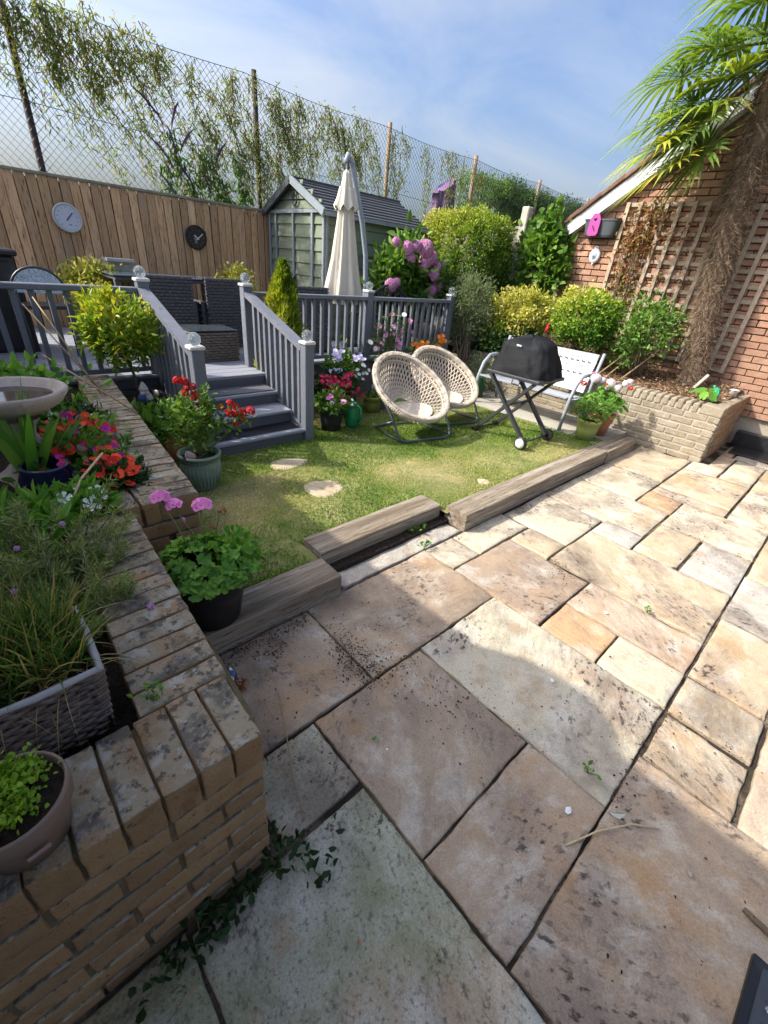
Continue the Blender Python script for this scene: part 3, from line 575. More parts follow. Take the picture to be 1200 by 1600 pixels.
# ------------------------------------------------------------------ back fences
bf = thing('board_fence', 'brown vertical board fence along the back of the decking', 'fence', (2.0, 7.0, .4))
for i in range(37):
    x = .22+.1015*i; block('board', (x, 7.0+rnd.uniform(-.003, .003), 1.28+rnd.uniform(-.004, .004)), (.0935, .016, 1.66), m_fence, bf, .004, .0015, i % 6, rot=(0, rnd.uniform(-.006, .006), R(3)+rnd.uniform(-.03, .03)))
block('capping_rail', (2.1, 6.995, 2.125), (3.85, .055, .03), m_capr, bf, .004, .001, 1); block('dark_gap_sheet', (2.1, 7.022, 1.27), (3.85, .008, 1.62), m_post, bf, .002); block('backing_rail', (2.1, 7.06, .9), (3.85, .05, .08), m_fence, bf, .004, .001, 2); block('backing_rail', (2.1, 7.06, 1.8), (3.85, .05, .08), m_fence, bf, .004, .001, 2)  # thin sheet added behind the boards, its dark colour shading the gaps
cl = thing('chain_link_fence', 'tall chain link fence rising behind the garden against the sky', 'fence', (5, 7.15, 0))
for i, (x, mt, r_) in enumerate(((1.185, m_post, .035), (3.86, m_post, .035), (6.36, m_postp, .035), (8.77, m_postp, .042), (11.3, m_postp, .04), (13.9, m_postp, .04))):
    mb = MB(); mb.tube([(x, 7.15, 0), (x, 7.15, 1.9), (x+(.0), 7.15, 3.68)], r_, 8); mb.build('post', mt, cl)
mb = MB(); z0, z1, pch = 1.95, 3.61, .076; x0, x1 = -.2, 14.2; hgt = z1-z0
def wire(a, b, r_=.0021):
    mb.tube([a, b], r_, 3, cap=False, smooth=False)
def sag(x): return -.045*math.sin(math.pi*((x-1.185) % 2.52)/2.52)
x = x0-hgt
while x < x1+hgt:
    for s in (1, -1):
        pts = []; k = 10
        for i in range(k+1):
            xx = x+s*hgt*.92*i/k; z = z0+hgt*i/k
            if x0 <= xx <= x1: pts.append((xx, 7.12+s*.002+.012*noise.noise((xx*1.4, z*1.4, 0)), z+sag(xx)*i/k))
        if len(pts) > 1: mb.tube(pts, .0029, 3, cap=False, smooth=False)
    x += pch
stuff(mb.build('wire_mesh', m_wire, cl))
for z, s in ((3.61, 1), (2.75, .5)):
    mb = MB(); mb.tube([(x0+i*.3, 7.12, z+s*sag(x0+i*.3)) for i in range(49)], .004, 4); mb.build('line_wire', m_wire, cl)

# ------------------------------------------------------------------ garden shed
sh = thing('garden_shed', 'sage green clapboard shed with dark ribbed roof behind the parasol', 'shed', (4.8, 6.2, .4))
m_sage = M('sage_green_cladding', (.185,.215,.15), [((.235,.26,.19), 4, .45, .7, .6), ((.13,.15,.11), 15, .58, .72, .5)], rough=.6, spec=.3, rand=.05)
m_trim = M('blue_grey_trim', (.25,.285,.31), [((.19,.21,.23), 9, .5, .7, .5)], rough=.55)
m_roof = M('dark_grey_roof', (.058,.064,.076), [((.085,.09,.105), 9, .5, .7, .6)], rough=.55, spec=.4)
SX0, SX1, SY0, SY1, SE, SA = 3.89, 5.74, 5.50, 6.92, 2.12, 2.46; ym = (SY0+SY1)/2
mb = MB(); pr = [(SY0+.02, .3), (SY0+.02, SE), (ym, SA-.03), (SY1-.02, SE), (SY1-.02, .3)]
vs = [(SX0+.03, y, z) for y, z in pr] + [(SX1-.02, y, z) for y, z in pr]
mb.add(vs, [(4,3,2,1,0), (5,6,7,8,9)] + [(i, (i+1) % 5, 5+(i+1) % 5, 5+i) for i in range(5)]); mb.build('wall', m_sage, sh)
def clap(x, y0, y1, z, h, parent, axis):
    """one lapped board, thicker at its lower edge"""
    mb = MB()
    if axis == 'x': vs = [(SX0+.03, y, zz) for y in (y0, y1) for zz in (z, z+h)] + [(SX0-.002, y, z) for y in (y0, y1)] + [(SX0+.018, y, z+h) for y in (y0, y1)]
    else: vs = [(y, SY0+.02, zz) for y in (y0, y1) for zz in (z, z+h)] + [(y, SY0-.014, z) for y in (y0, y1)] + [(y, SY0+.008, z+h) for y in (y0, y1)]
    mb.add(vs, [(0,1,3,2), (4,5,7,6), (0,2,5,4), (1,6,7,3), (0,4,6,1), (2,3,7,5)]); return mb.build('cladding_board', m_sage, parent)
hb = .155
mbd = {}
for nm, y0, y1 in (('door', 5.80, 6.24), ('door', 6.27, 6.71)):
    mb = MB(); mb.box((SX0+.022, (y0+y1)/2, 1.26), (.02, y1-y0, 1.66)); d = mb.build(nm, m_sage, sh); mbd[y0] = d
    for i in range(11): clap(0, y0, y1, .43+hb*i, hb, d, 'x')
for y0, y1 in ((5.53, 5.76), (6.74, 6.90)):
    for i in range(11): clap(0, y0, y1, .43+hb*i, hb, sh, 'x')
for i in range(11):
    for x0, x1 in ((SX0+.03, 5.13), (5.17, SX1)): clap(0, x0, x1, .43+hb*i, hb, sh, 'y')
for i, (w, z) in enumerate(((.60, 2.15), (.40, 2.26), (.16, 2.37))): clap(0, ym-w, ym+w, z, .10, sh, 'x')
for c, s in (((SX0-.012, 5.515, 1.25), (.03, .045, 1.74)), ((SX0-.012, 5.78, 1.25), (.03, .045, 1.74)), ((SX0-.012, 6.255, 1.25), (.03, .035, 1.74)), ((SX0-.012, 6.725, 1.25), (.03, .03, 1.74)), ((SX0-.012, 6.905, 1.25), (.03, .03, 1.74)), ((SX0-.014, ym, 2.12), (.03, 1.42, .045)), ((5.15, SY0-.015, 1.25), (.035, .03, 1.74)), ((SX0+.02, SY0-.012, 1.25), (.035, .03, 1.74))):
    block('trim', c, s, m_trim, sh, .004)
mb = MB(); mb.box((SX0-.03, 6.215, 1.30), (.03, .03, .05)); mb.tube([(SX0-.03, 6.215, 1.33), (SX0-.055, 6.215, 1.30), (SX0-.03, 6.215, 1.27)], .008, 6); mb.build('door_handle', m_black, mbd[5.80])
mb = MB(); mb.tube([(SX0-.02, 6.20+.055*math.cos(a), 2.265+.085*math.sin(a)) for a in [R(125+29*i) for i in range(11)]], .011, 6); mb.build('horseshoe', m_metal, sh)
ns = 9
for sgn in (-1, 1):
    ye = (SY0-.07) if sgn < 0 else (SY1+.06); ze = SE-.015
    for i in range(ns):
        a, b = i/ns, (i+1)/ns; ya, yb = ye+(ym-ye)*a, ye+(ym-ye)*b; za, zb = ze+(SA+.02-ze)*a, ze+(SA+.02-ze)*b
        mb = MB(); x0, x1 = SX0-.07, SX1+.07
        mb.add([(x0, ya, za-.02), (x1, ya, za-.02), (x1, yb, zb-.02), (x0, yb, zb-.02), (x0, ya, za+.022), (x1, ya, za+.022), (x1, yb+(.004 if sgn > 0 else -.004), zb+.004), (x0, yb+(.004 if sgn > 0 else -.004), zb+.004)], [(3,2,1,0), (4,5,6,7), (0,1,5,4), (1,2,6,5), (2,3,7,6), (3,0,4,7)]); mb.build('roof_slat', m_roof, sh)
    mb = MB(); mb.bar((SX0-.08, ye-.01*sgn*-1, ze-.01), (SX0-.08, ym, SA+.01), .03, .085); mb.build('verge_trim', m_trim if sgn < 0 else m_roof, sh)
mb = MB(); mb.bar((SX0-.09, ym, SA+.03), (SX1+.09, ym, SA+.03), .07, .03); mb.build('ridge_cap', m_roof, sh)
mb = MB(); mb.bar((SX0-.07, SY0-.085, SE-.03), (SX1+.07, SY0-.085, SE-.03), .02, .045); mb.build('eave_trim', m_trim, sh)
# ------------------------------------------------------------------ decking, steps and railings
dk = thing('garden_deck', 'raised grey timber deck with steps, balustrades and glass ball post finials', 'deck', (2.6, 4.3, .1))
DZ = .55
for i in range(19):
    y = 4.345+.1445*i; block('deck_board', (2.2, y, DZ-.014), (6.3, .139, .028), m_tread, dk, .004, .0, i % 3)
for i in range(2): block('deck_board', (1.675, 4.055+.1445*i, DZ-.0135), (.93, .139, .028), m_tread, dk, .004)
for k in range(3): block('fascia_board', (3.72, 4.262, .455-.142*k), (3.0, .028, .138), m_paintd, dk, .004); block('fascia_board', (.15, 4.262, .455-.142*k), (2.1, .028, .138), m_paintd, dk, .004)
block('edge_trim', (3.72, 4.25, .543), (3.02, .06, .03), m_paint, dk, .005); block('edge_trim', (.15, 4.25, .543), (2.1, .06, .03), m_paint, dk, .005)
SYs = [3.24, 3.485, 3.73, 3.975]; SZs = [.21, .325, .44, DZ]
for i, (y, z) in enumerate(zip(SYs, SZs)):
    if i < 3: block('tread', (1.675, y+.125, z-.014), (.87, .27, .028), m_tread, dk, .006)
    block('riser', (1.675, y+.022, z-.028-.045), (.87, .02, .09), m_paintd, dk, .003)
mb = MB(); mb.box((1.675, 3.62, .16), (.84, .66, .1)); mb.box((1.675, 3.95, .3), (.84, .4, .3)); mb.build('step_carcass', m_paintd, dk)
for x in (1.225, 2.125):
    mb = MB(); vs = [(xx, y, z) for xx in (x-.016, x+.016) for y, z in ((3.26, .10), (3.26, .19), (4.26, .53), (4.26, .10))]
    mb.add(vs, [(3,2,1,0), (4,5,6,7), (0,1,5,4), (1,2,6,5), (2,3,7,6), (3,0,4,7)]); mb.build('stringer', m_paint, dk)
ball = MB(); ball.lathe([(.046*math.sin(math.pi*i/12)+1e-4, .046-.046*math.cos(math.pi*i/12)) for i in range(13)], n=18); ball = ball.mesh('glass_ball'); ball.materials.append(m_glass)
def post(x, y, z0, z1, fin=True):
    p = block('post', (x, y, (z0+z1)/2), (.088, .088, z1-z0), m_paint, dk, .005)
    o = link('post_cap', bevbox((.108, .108, .026), .006), m_cap, p); o.location = (0, 0, (z1-z0)/2+.013)
    if fin: link('glass_ball', ball, None, p, loc=(0, 0, (z1-z0)/2+.024))
for x in (1.2, 2.14): post(x, 3.26, .09, .945)
for x in (1.215, 2.135, 3.69, 5.20): post(x, 4.31, .3, 1.29)
post(-.75, 4.31, .3, 1.29)
def flat_rail(x0, x1, n, z=1.225):
    h = block('handrail', ((x0+x1)/2, 4.31, z), (x1-x0, .085, .042), m_paint, dk, .006); block('bottom_rail', ((x0+x1)/2, 4.31, .60), (x1-x0, .05, .04), m_paint, dk, .004)
    for i in range(n):
        x = x0+(x1-x0)*(i+.5)/n; o = link('baluster', bevbox((.036, .036, .60), .003), m_paint, h); o.location = (x-(x0+x1)/2, 0, .91-z)
flat_rail(-.70, 1.17, 17); flat_rail(2.18, 3.645, 13); flat_rail(3.735, 5.155, 13)
for x in (1.2075, 2.1375):
    a, b = Vector((x, 3.30, .905)), Vector((x, 4.27, 1.225)); mb = MB(); mb.bar(a, b, .085, .042); h = mb.build('handrail', m_paint, dk)
    for i in range(9):
        y = 3.375+.098*i; zt = .905+(y-3.30)*.32/.97; z0 = [s for s, yy in zip(SZs, SYs) if y >= yy-.01][-1] if y >= SYs[0] else .1
        mb = MB(); mb.bar((x, y, .10+(y-3.26)*.43), (x, y, zt-.015), .036, .036); mb.build('baluster', m_paint, h)

# wicker chairs and footstool on the deck
def wicker_chair(cx, cy, lab, faceaway=True):
    t = thing('wicker_dining_chair', lab, 'chair', (cx, cy, DZ), 'wicker chairs on the deck')
    w = .46
    def weave(name, c, size, axis, mat=m_wick, rows=16):
        mb = MB()
        for i in range(rows):                       # horizontal woven strands bulge past the uprights
            z = c[2]-size[2]/2+(i+.5)*size[2]/rows
            for s in (-1, 1):
                pts = []; k = 14; L_ = size[0] if axis == 'x' else size[1]
                for j in range(k+1):
                    u = -L_/2+L_*j/k; o_ = s*.006*math.cos(math.pi*j+math.pi*i); d = s*(size[1] if axis == 'x' else size[0])/2+o_
                    pts.append((c[0]+u, c[1]+d, z) if axis == 'x' else (c[0]+d, c[1]+u, z))
                mb.tube(pts, size[2]/rows*.48, 4, cap=False, smooth=False)
        mb.box(c, (size[0]*(.97 if axis == 'x' else .8), size[1]*(.8 if axis == 'x' else .97), size[2])); return mb.build(name, mat, t)
    weave('backrest', (cx, cy-.2, 1.0), (w, .05, .58), 'x', rows=18); weave('seat', (cx, cy+.03, .80), (w, .44, .12), 'x', rows=4)
    weave('apron', (cx, cy-.2, .66), (w, .05, .16), 'x', rows=5)
    for s in (-1, 1):
        weave('arm', (cx+s*(w/2+.03), cy+.05, .92), (.05, .46, .26), 'y', rows=8)
        for yy in (-.18, .25): block('leg', (cx+s*(w/2+.02), cy+yy, .66), (.05, .05, .22), m_wick, t, .005)
    return t
c1 = wicker_chair(1.765, 5.5, 'dark wicker dining chair at the table, nearest the left stair post')
copy_thing(c1, (2.355, 5.5, DZ), R(3), 'dark wicker dining chair between the stair rails, nearest the little cypress')
copy_thing(c1, (3.18, 4.95, DZ), R(-4), 'dark wicker chair seen through the balusters below the closed parasol')
ft = thing('wicker_footstool', 'low grey-brown wicker footstool with glass top at the head of the steps', 'footstool', (1.9, 4.8, DZ))
mb = MB()
for i in range(11):
    z = .565+.026*i; hw, hd = .245-.002*(i-5)**2*.2, .2
    pts = [(1.91+hw*sx_, 4.80+hd*sy_, z) for sx_, sy_ in ((-1, -1), (1, -1), (1, 1), (-1, 1))]; full = []
    for a in range(4):
        p, q = Vector(pts[a]), Vector(pts[(a+1) % 4])
        for j in range(14): u = p.lerp(q, j/14); nn = (q-p).cross(Vector((0, 0, 1))).normalized(); full.append(u+nn*.006*math.cos(math.pi*(j+i)))
    mb.tube(full, .0125, 4, closed=True, smooth=False)
mb.box((1.91, 4.80, .70), (.46, .38, .27)); mb.build('woven_body', m_wick2, ft); block('glass_top', (1.91, 4.80, .852), (.50, .41, .012), plain('smoked_glass', (.05,.06,.07), .1), ft, .004)
tb = thing('patio_table', 'glass-topped dark patio table behind the wicker chairs', 'table', (2.0, 6.1, DZ))
block('table_top', (2.0, 6.15, 1.24), (1.3, .8, .012), plain('table_glass', (.10,.13,.17), .08), tb, .004); block('frame', (2.0, 6.15, 1.21), (1.25, .75, .035), m_wick, tb, .004)
for x in (1.4, 2.6):
    for y in (5.82, 6.48): block('leg', (x, y, .88), (.06, .06, .64), m_wick, tb, .004)
# tall black storage box, round mosaic table, shrubs by the fence
bb = thing('storage_cupboard', 'tall black plastic storage cupboard at the left edge of the deck', 'cupboard', (.35, 5.6, DZ))
block('cabinet', (.20, 5.75, .95), (.66, .5, .82), m_black, bb, .012); block('lid', (.20, 5.75, 1.385), (.72, .56, .05), m_black, bb, .014); block('handle', (.545, 5.6, 1.2), (.03, .03, .1), m_black, bb, .008)
block('door', (.20, 5.495, .95), (.56, .016, .74), m_black, bb, .006)
mt_ = thing('mosaic_bistro_chair', 'pale blue mosaic round chair back peeping over the left railing', 'chair', (.72, 5.2, DZ))
mb = MB(); mb.tube([(.62+.2*math.cos(a), 5.2, 1.10+.2*math.sin(a)) for a in [math.pi*i/14 for i in range(15)]], .012, 6); mb.build('frame', m_metal, mt_)
mb = MB(); k = 24; vs = [(.62, 5.2+s*.008, 1.10) for s in (-1, 1)] + [(.62+.195*math.cos(math.pi*i/k), 5.2+s*.008, 1.10+.195*math.sin(math.pi*i/k)) for s in (-1, 1) for i in range(k+1)]
mb.add(vs, [(0, 2+i, 3+i) for i in range(k)] + [(1, 4+k+i, 3+k+i) for i in range(k)]); mb.build('backrest', M('blue_mosaic', (.42,.52,.60), [((.65,.68,.7), 60, .5, .54), ((.2,.28,.36), 80, .56, .6)], rough=.4), mt_)
for x in (.45, .79): mb = MB(); mb.tube([(x, 5.2, 1.12), (x, 5.2, DZ)], .012, 6); mb.build('leg', m_metal, mt_)
mb = MB(); mb.box((.62, 5.36, .98), (.36, .34, .03)); mb.build('seat', m_metal, mt_)

# ------------------------------------------------------------------ parasols
m_cream = M('cream_parasol_cloth', (.66,.60,.49), [((.56,.50,.40), 3, .45, .7, .5)], rough=.85)
pa = thing('cream_parasol', 'closed cream cantilever parasol with curved grey pole on the deck', 'parasol', (4.2, 5.0, DZ))
mb = MB(); k = 64; prof = [(.012, 2.50), (.05, 2.46), (.075, 2.30), (.105, 2.20), (.085, 2.16), (.10, 2.02), (.125, 1.85), (.16, 1.6), (.205, 1.38), (.245, 1.20), (.235, 1.17)]
vs = []
for i, (r_, z) in enumerate(prof):
    for j in range(k):
        a = 2*math.pi*j/k; f = .13*min(1, i/3)*math.cos(8*a+.5*math.sin(z*3)) + .06*math.cos(17*a+z*2); q = r_*(1+f)
        vs.append((3.80+q*math.cos(a)+.03*(2.5-z)*.2, 4.95+q*math.sin(a)*.8, z + (.02*math.cos(8*a) if i >= 9 else 0)))
mb.add(vs, [(i*k+j, i*k+(j+1) % k, (i+1)*k+(j+1) % k, (i+1)*k+j) for i in range(len(prof)-1) for j in range(k)], True); mb.build('canopy', m_cream, pa)
mb = MB(); vs = []; k = 40
for i, (r_, z) in enumerate([(.085, 2.33), (.115, 2.22), (.15, 2.12)]):
    for j in range(k): a = 2*math.pi*j/k; q = r_*(1+.12*math.cos(8*a)); vs.append((3.80+q*math.cos(a), 4.95+q*math.sin(a)*.8, z+(.03*math.cos(8*a) if i == 2 else 0)))
mb.add(vs, [(i*k+j, i*k+(j+1) % k, (i+1)*k+(j+1) % k, (i+1)*k+j) for i in range(2) for j in range(k)], True); mb.build('vent_flap', m_cream, pa)
mb = MB()
for a in range(8): mb.bar((3.82+.14*math.cos(a*.785), 4.95+.11*math.sin(a*.785), 1.22), (3.82+.17*math.cos(a*.785+.2), 4.95+.13*math.sin(a*.785+.2), 1.10), .05, .02)
mb.build('hem_folds', m_cream, pa)
mb = MB(); mb.tube([(3.80, 4.95, 2.58), (3.80, 4.95, 1.25)], .02, 8); mb.build('mast', m_metal, pa)
m_pole = M('grey_painted_pole', (.30,.34,.40), rough=.4, spec=.4)
mb = MB(); mb.tube([(3.79, 4.97, 2.55), (3.83, 4.99, 2.63), (3.90, 5, 2.58), (3.97, 5, 2.37), (4.10, 5, 2.02), (4.185, 5, 1.67), (4.21, 5, 1.37), (4.215, 5, .95), (4.215, 5, .56)], .033, 10); mb.build('curved_pole', m_pole, pa)
mb = MB(); mb.box((4.215, 5, .575), (.7, .07, .05)); mb.box((4.215, 5, .58), (.07, .7, .05)); mb.build('cross_base', m_metal, pa)
m_purp = M('purple_cloth', (.15,.085,.19), [((.22,.14,.26), 6, .45, .7, .6), ((.09,.05,.12), 14, .56, .7, .6)], rough=.85)
pp = thing('purple_parasol', 'furled purple parasol standing beyond the round hedge', 'parasol', (8.3, 7.5, 0))
mb = MB(); k = 40; vs = []; pr = [(.25, 3.12, 0), (.26, 3.05, .02), (.27, 2.8, .02), (.29, 2.55, 0), (.27, 2.2, 0), (.2, 1.8, 0)]
for i, (r_, z, o_) in enumerate(pr):
    for j in range(k):
        a = 2*math.pi*j/k; q = r_*(1+.16*math.cos(4*a+.6)+.08*math.cos(9*a)); vs.append((8.27+q*math.cos(a)+o_, 7.45+q*math.sin(a)*.7, z+(.16*math.cos(a) if i == 0 else .05*math.cos(a) if i == 1 else 0)))
mb.add(vs, [(i*k+j, i*k+(j+1) % k, (i+1)*k+(j+1) % k, (i+1)*k+j) for i in range(len(pr)-1) for j in range(k)] + [tuple(range(k))], True); mb.build('canopy', m_purp, pp)
mb = MB(); mb.tube([(8.27, 7.45, 0), (8.27, 7.45, 3.1)], .025, 8); mb.build('pole', m_metal, pp)

# cast metal bench behind the front railing
cb = thing('cast_metal_bench', 'dark cast metal bench with scrolled back behind the front railing', 'bench', (4.4, 4.8, DZ))
mb = MB(); arc = [(4.05+.72*i/20, 4.72, 1.20+.16*math.sin(math.pi*i/20)) for i in range(21)]; mb.tube(arc, .018, 6)
for i in range(6):
    x = 4.13+.115*i; zt = 1.19+.15*math.sin(math.pi*(x-4.05)/.72); mb.tube([(x+.045*math.cos(a), 4.72, zt-.09+.075*math.sin(a)) for a in [2*math.pi*j/12 for j in range(12)]], .013, 5, closed=True)
mb.tube([(4.05, 4.72, 1.0), (4.77, 4.72, 1.0)], .015, 6); mb.build('backrest', m_metal, cb)
for i in range(5): block('seat_slat', (4.41, 4.76+.075*i, .98), (.76, .055, .02), m_metal, cb, .004)
for x in (4.05, 4.77):
    for y in (4.73, 5.05): mb = MB(); mb.tube([(x, y, 1.2 if y < 4.9 else 1.12), (x, y+.02, .8), (x, y, DZ)], .017, 6); mb.build('leg', m_metal, cb)
    mb = MB(); mb.tube([(x, 4.73, 1.16), (x, 4.9, 1.18), (x, 5.05, 1.12)], .016, 6); mb.build('arm', m_metal, cb)

# clocks on the fence
def dial(name, lab, cat, x, z, r_, mf, mr, hands, mh, hang):
    t = thing(name, lab, cat, (x, 6.96, z)); y = 6.965
    mb = MB(); k = 40; mb.lathe([(1e-4, 0), (r_*.9, 0)], n=k); o = mb.build('face', mf, t, loc=(x, y-.012, z), rot=(R(90), 0, 0))
    mb = MB(); mb.tube([(x+r_*math.cos(2*math.pi*i/k), y-.01, z+r_*math.sin(2*math.pi*i/k)) for i in range(k)], r_*.085, 8, closed=True); mb.build('rim', mr, t)
    for (a, l, w) in hands: mb = MB(); d = Vector((math.sin(R(a)), 0, math.cos(R(a)))); c = Vector((x, y-.018, z)) + Vector(hang); mb.bar(c-d*l*.3, c+d*l, w, .004, (0, 1, 0)); mb.build('hand', mh, t)
    return t
m_dface = plain('pale_dial_face', (.55,.57,.66), .35, .92); m_drim = plain('pale_grey_rim', (.52,.53,.54), .4)
th = dial('wall_thermometer', 'round pale blue dial thermometer on the wooden fence', 'thermometer', 1.285, 1.735, .135, m_dface, m_drim, [(42, .085, .009)], plain('navy_hand', (.03,.03,.09), .4), (.0, 0, -.01))
m_mark = plain('dial_grey_marks', (.25,.28,.38), .5)
for i in range(11):
    a = R(-135+27*i); block('dial_mark', (1.285+.098*math.sin(a), 6.951, 1.735+.098*math.cos(a)), (.012, .002, .012), m_mark, th, .0005, rot=(0, a, 0))
block('dial_mark', (1.30, 6.951, 1.668), (.028, .002, .014), m_mark, th, .0005)
m_ck = plain('black_clock_face', (.012,.014,.018), .35)
ck = dial('wall_clock', 'black round wall clock with silver hands on the wooden fence', 'clock', 2.765, 1.685, .135, m_ck, m_ck, [(-52, .055, .009), (50, .09, .008)], plain('silver_hand', (.75,.76,.74), .3), (.02, 0, -.01))
block('inset_panel', (2.752, 6.95, 1.665), (.035, .002, .10), plain('grey_inset', (.16,.16,.17), .4), ck, .0005, rot=(0, R(-8), 0))
for i in range(12):
    a = R(30*i); block('numeral', (2.765+.098*math.sin(a), 6.951, 1.685+.098*math.cos(a)), (.018, .003, .034), plain('dark_numeral', (.035,.037,.045), .3) if i == 0 else bpy.data.materials['dark_numeral'], ck, .0005, rot=(0, a, 0))

# ------------------------------------------------------------------ garden furniture on the lawn
def basket_chair(lab, loc):
    t = thing('wicker_basket_chair', lab, 'chair', (3.12, 2.9, .1), 'wicker basket chairs on the lawn')
    Cc = Vector((3.135, 2.935, .575)); U = Vector((.985, -.17, 0)).normalized(); Wv = Vector((.10, .84, .53)); Wv = (Wv-U*Wv.dot(U)).normalized(); Nd = U.cross(Wv).normalized()
    if Nd.z > 0: Nd = -Nd
    a, b, dep = .375, .43, .26
    def pt(rho, th): # egg-shaped bowl, deepest towards the sitter's seat
        x = a*math.cos(th)*(1-.06*math.sin(th)); y = b*math.sin(th)
        return Cc + U*(x*rho) + Wv*(y*rho - .07*(1-rho*rho)) + Nd*dep*(1-rho**2.4)
    mb = MB(); n = 50
    for i in range(n):
        for s in (1, -1):
            th0 = 2*math.pi*i/n; pts = [pt(.30+.70*q/9, th0+s*.62*(q/9)) for q in range(10)]
            mb.tube(pts, .0065, 4, cap=False, smooth=False)
    mb.build('woven_shell', m_tan, t)
    mb = MB(); rim = [pt(1.0, 2*math.pi*i/72) for i in range(72)]; rr = [.028+.004*math.sin(i*2.1) for i in range(72)]; mb.tube(rim, rr, 8, closed=True)
    mb.tube([pt(.93, 2*math.pi*i/60) for i in range(60)], .010, 6, closed=True); r_ = mb.build('rim', m_tan, t)
    mb = MB()
    for i in range(120): th_ = 2*math.pi*i/120; c = pt(1.0, th_); d = (pt(1.0, th_+.03)-c).normalized(); o_ = (pt(.9, th_)-c).normalized(); q = d.cross(o_); mb.tube([c+o_*.03+d*.012, c+q*.031, c-o_*.03-d*.012], .006, 4, cap=False, smooth=False); mb.tube([c+o_*.03-d*.01, c-q*.031, c-o_*.03+d*.01], .006, 4, cap=False, smooth=False)
    mb.build('rim_braid', m_tan, r_)
    mb = MB(); V = []; k = 40                                       # flat woven seat inside the front of the bowl
    for j in range(9):
        rho = 1e-3+.74*j/8
        for i in range(k):
            th_ = 2*math.pi*i/k; x = .30*math.cos(th_)*rho; y = -.16+.235*math.sin(th_)*rho; p = Cc+U*x+Wv*y; rr_ = math.hypot(x/a, y/b); V.append(p+Nd*dep*(1-min(1, rr_)**2.4)*.93+Nd*-.006*math.cos(j*3.1))
    mb.add(V, [(j*k+i, j*k+(i+1) % k, (j+1)*k+(i+1) % k, (j+1)*k+i) for j in range(8) for i in range(k)], True); mb.build('seat_panel', m_tan, t)
    m_f = bpy.data.materials.get('grey_blue_tube') or plain('grey_blue_tube', (.07,.09,.105), .35, spec=.5)
    def P(x, y, z): return Vector((x, y, z))
    mb = MB(); mb.tube([pt(1.0, R(178))+Vector((0,0,-.02)), P(2.79, 2.86, .40), P(2.835, 2.76, .20), P(2.85, 2.72, .135), P(2.90, 2.69, .118), P(3.36, 2.585, .118), P(3.42, 2.585, .14), P(3.44, 2.62, .2), P(3.455, 2.74, .36), pt(.98, R(-12))], .0125, 8); mb.build('front_frame', m_f, t)
    mb = MB(); mb.tube([P(2.80, 2.80, .30), P(2.88, 3.1, .16), P(2.92, 3.18, .12), P(3.0, 3.19, .115), P(3.45, 3.10, .115), P(3.51, 3.07, .13), P(3.47, 2.72, .32)], .0125, 8); mb.build('rear_frame', m_f, t)
    mb = MB(); mb.tube([P(2.93, 3.18, .118), P(2.87, 2.95, .117), P(2.86, 2.71, .125)], .010, 6); mb.tube([P(3.49, 3.08, .118), P(3.45, 2.85, .117), P(3.43, 2.6, .14)], .010, 6); mb.build('side_bars', m_f, t)
    t.location = loc; return t
ch1 = basket_chair('tan woven basket chair in front, its whole seat in view', (3.12, 2.9, .1))
copy_thing(ch1, (3.83, 3.08, .1), R(-3), 'tan woven basket chair behind, partly hidden by the nearer one')

# covered barbecue on a folding trolley
bq = thing('barbecue_trolley', 'portable barbecue under a black cover on a folding wheeled trolley', 'barbecue', (4.07, 2.3, .1))
mb = MB(); nu, nv = 48, 20; V = []
for j in range(nv+1):
    v_ = j/nv
    for i in range(nu):
        a = 2*math.pi*i/nu; ca, sa = math.cos(a), math.sin(a); e = .5
        sx_ = math.copysign(abs(ca)**e, ca); sy_ = math.copysign(abs(sa)**e, sa); pr_ = (1-.16*v_-.22*v_**2) if v_ < .72 else (1-.16*.72-.22*.72**2)*math.sqrt(max(0, 1-((v_-.72)/.28)**2))
        f = noise.fractal((ca*2.2, sa*2.2, v_*1.2), 1, 2, 3)*.03 + .04*abs(math.sin(a*5+v_*2.5))*(1-v_)*(.4+noise.noise((ca*3, sa*3, 4)))
        V.append((4.075+sx_*(.225*pr_+f*.7), 2.285+sy_*(.30*pr_+f), .775+.335*v_*(1+.06*ca)+.014*noise.noise((ca*4, sa*4, v_*4))))
V.append((4.085, 2.27, 1.127)); mb.add(V, [(j*nu+i, j*nu+(i+1) % nu, (j+1)*nu+(i+1) % nu, (j+1)*nu+i) for j in range(nv) for i in range(nu)], True)
m_cov = M('black_nylon_cover', (.009,.010,.012), [((.017,.018,.021), 7, .45, .7, .7)], rough=.72, spec=.2, bump=.3, bscale=14, bdist=.02); mb.build('cover', m_cov, bq)
block('label_patch', (3.885, 2.30, 1.035), (.006, .05, .018), m_white, bq, .002, rot=(R(4), R(-22), R(6)))
block('side_table', (4.085, 2.275, .755), (.50, .60, .036), m_metal, bq, .010, seg=2)
for x in (3.86, 4.31):
    for (ya, za, yb, zb) in ((2.53, .74, 1.995, .17), (2.03, .74, 2.60, .125)):
        mb = MB(); xo = x+(.02 if yb > 2.3 else 0)*(1 if x < 4 else -1)*1.3; mb.bar((xo, ya, za), (xo, yb, zb), .026, .05, (1, 0, 0)); mb.build('leg', M('trolley_grey', (.035,.038,.043), rough=.45, spec=.45) if 'trolley_grey' not in bpy.data.materials else bpy.data.materials['trolley_grey'], bq)
for y, z in ((2.60, .125), (2.32, .45)): mb = MB(); mb.tube([(3.87, y, z), (4.30, y, z)], .012, 8); mb.build('cross_bar', m_metal, bq)
mb = MB(); mb.tube([(3.80, 1.995, .165), (4.37, 1.995, .165)], .009, 8); mb.build('axle', m_metal, bq)
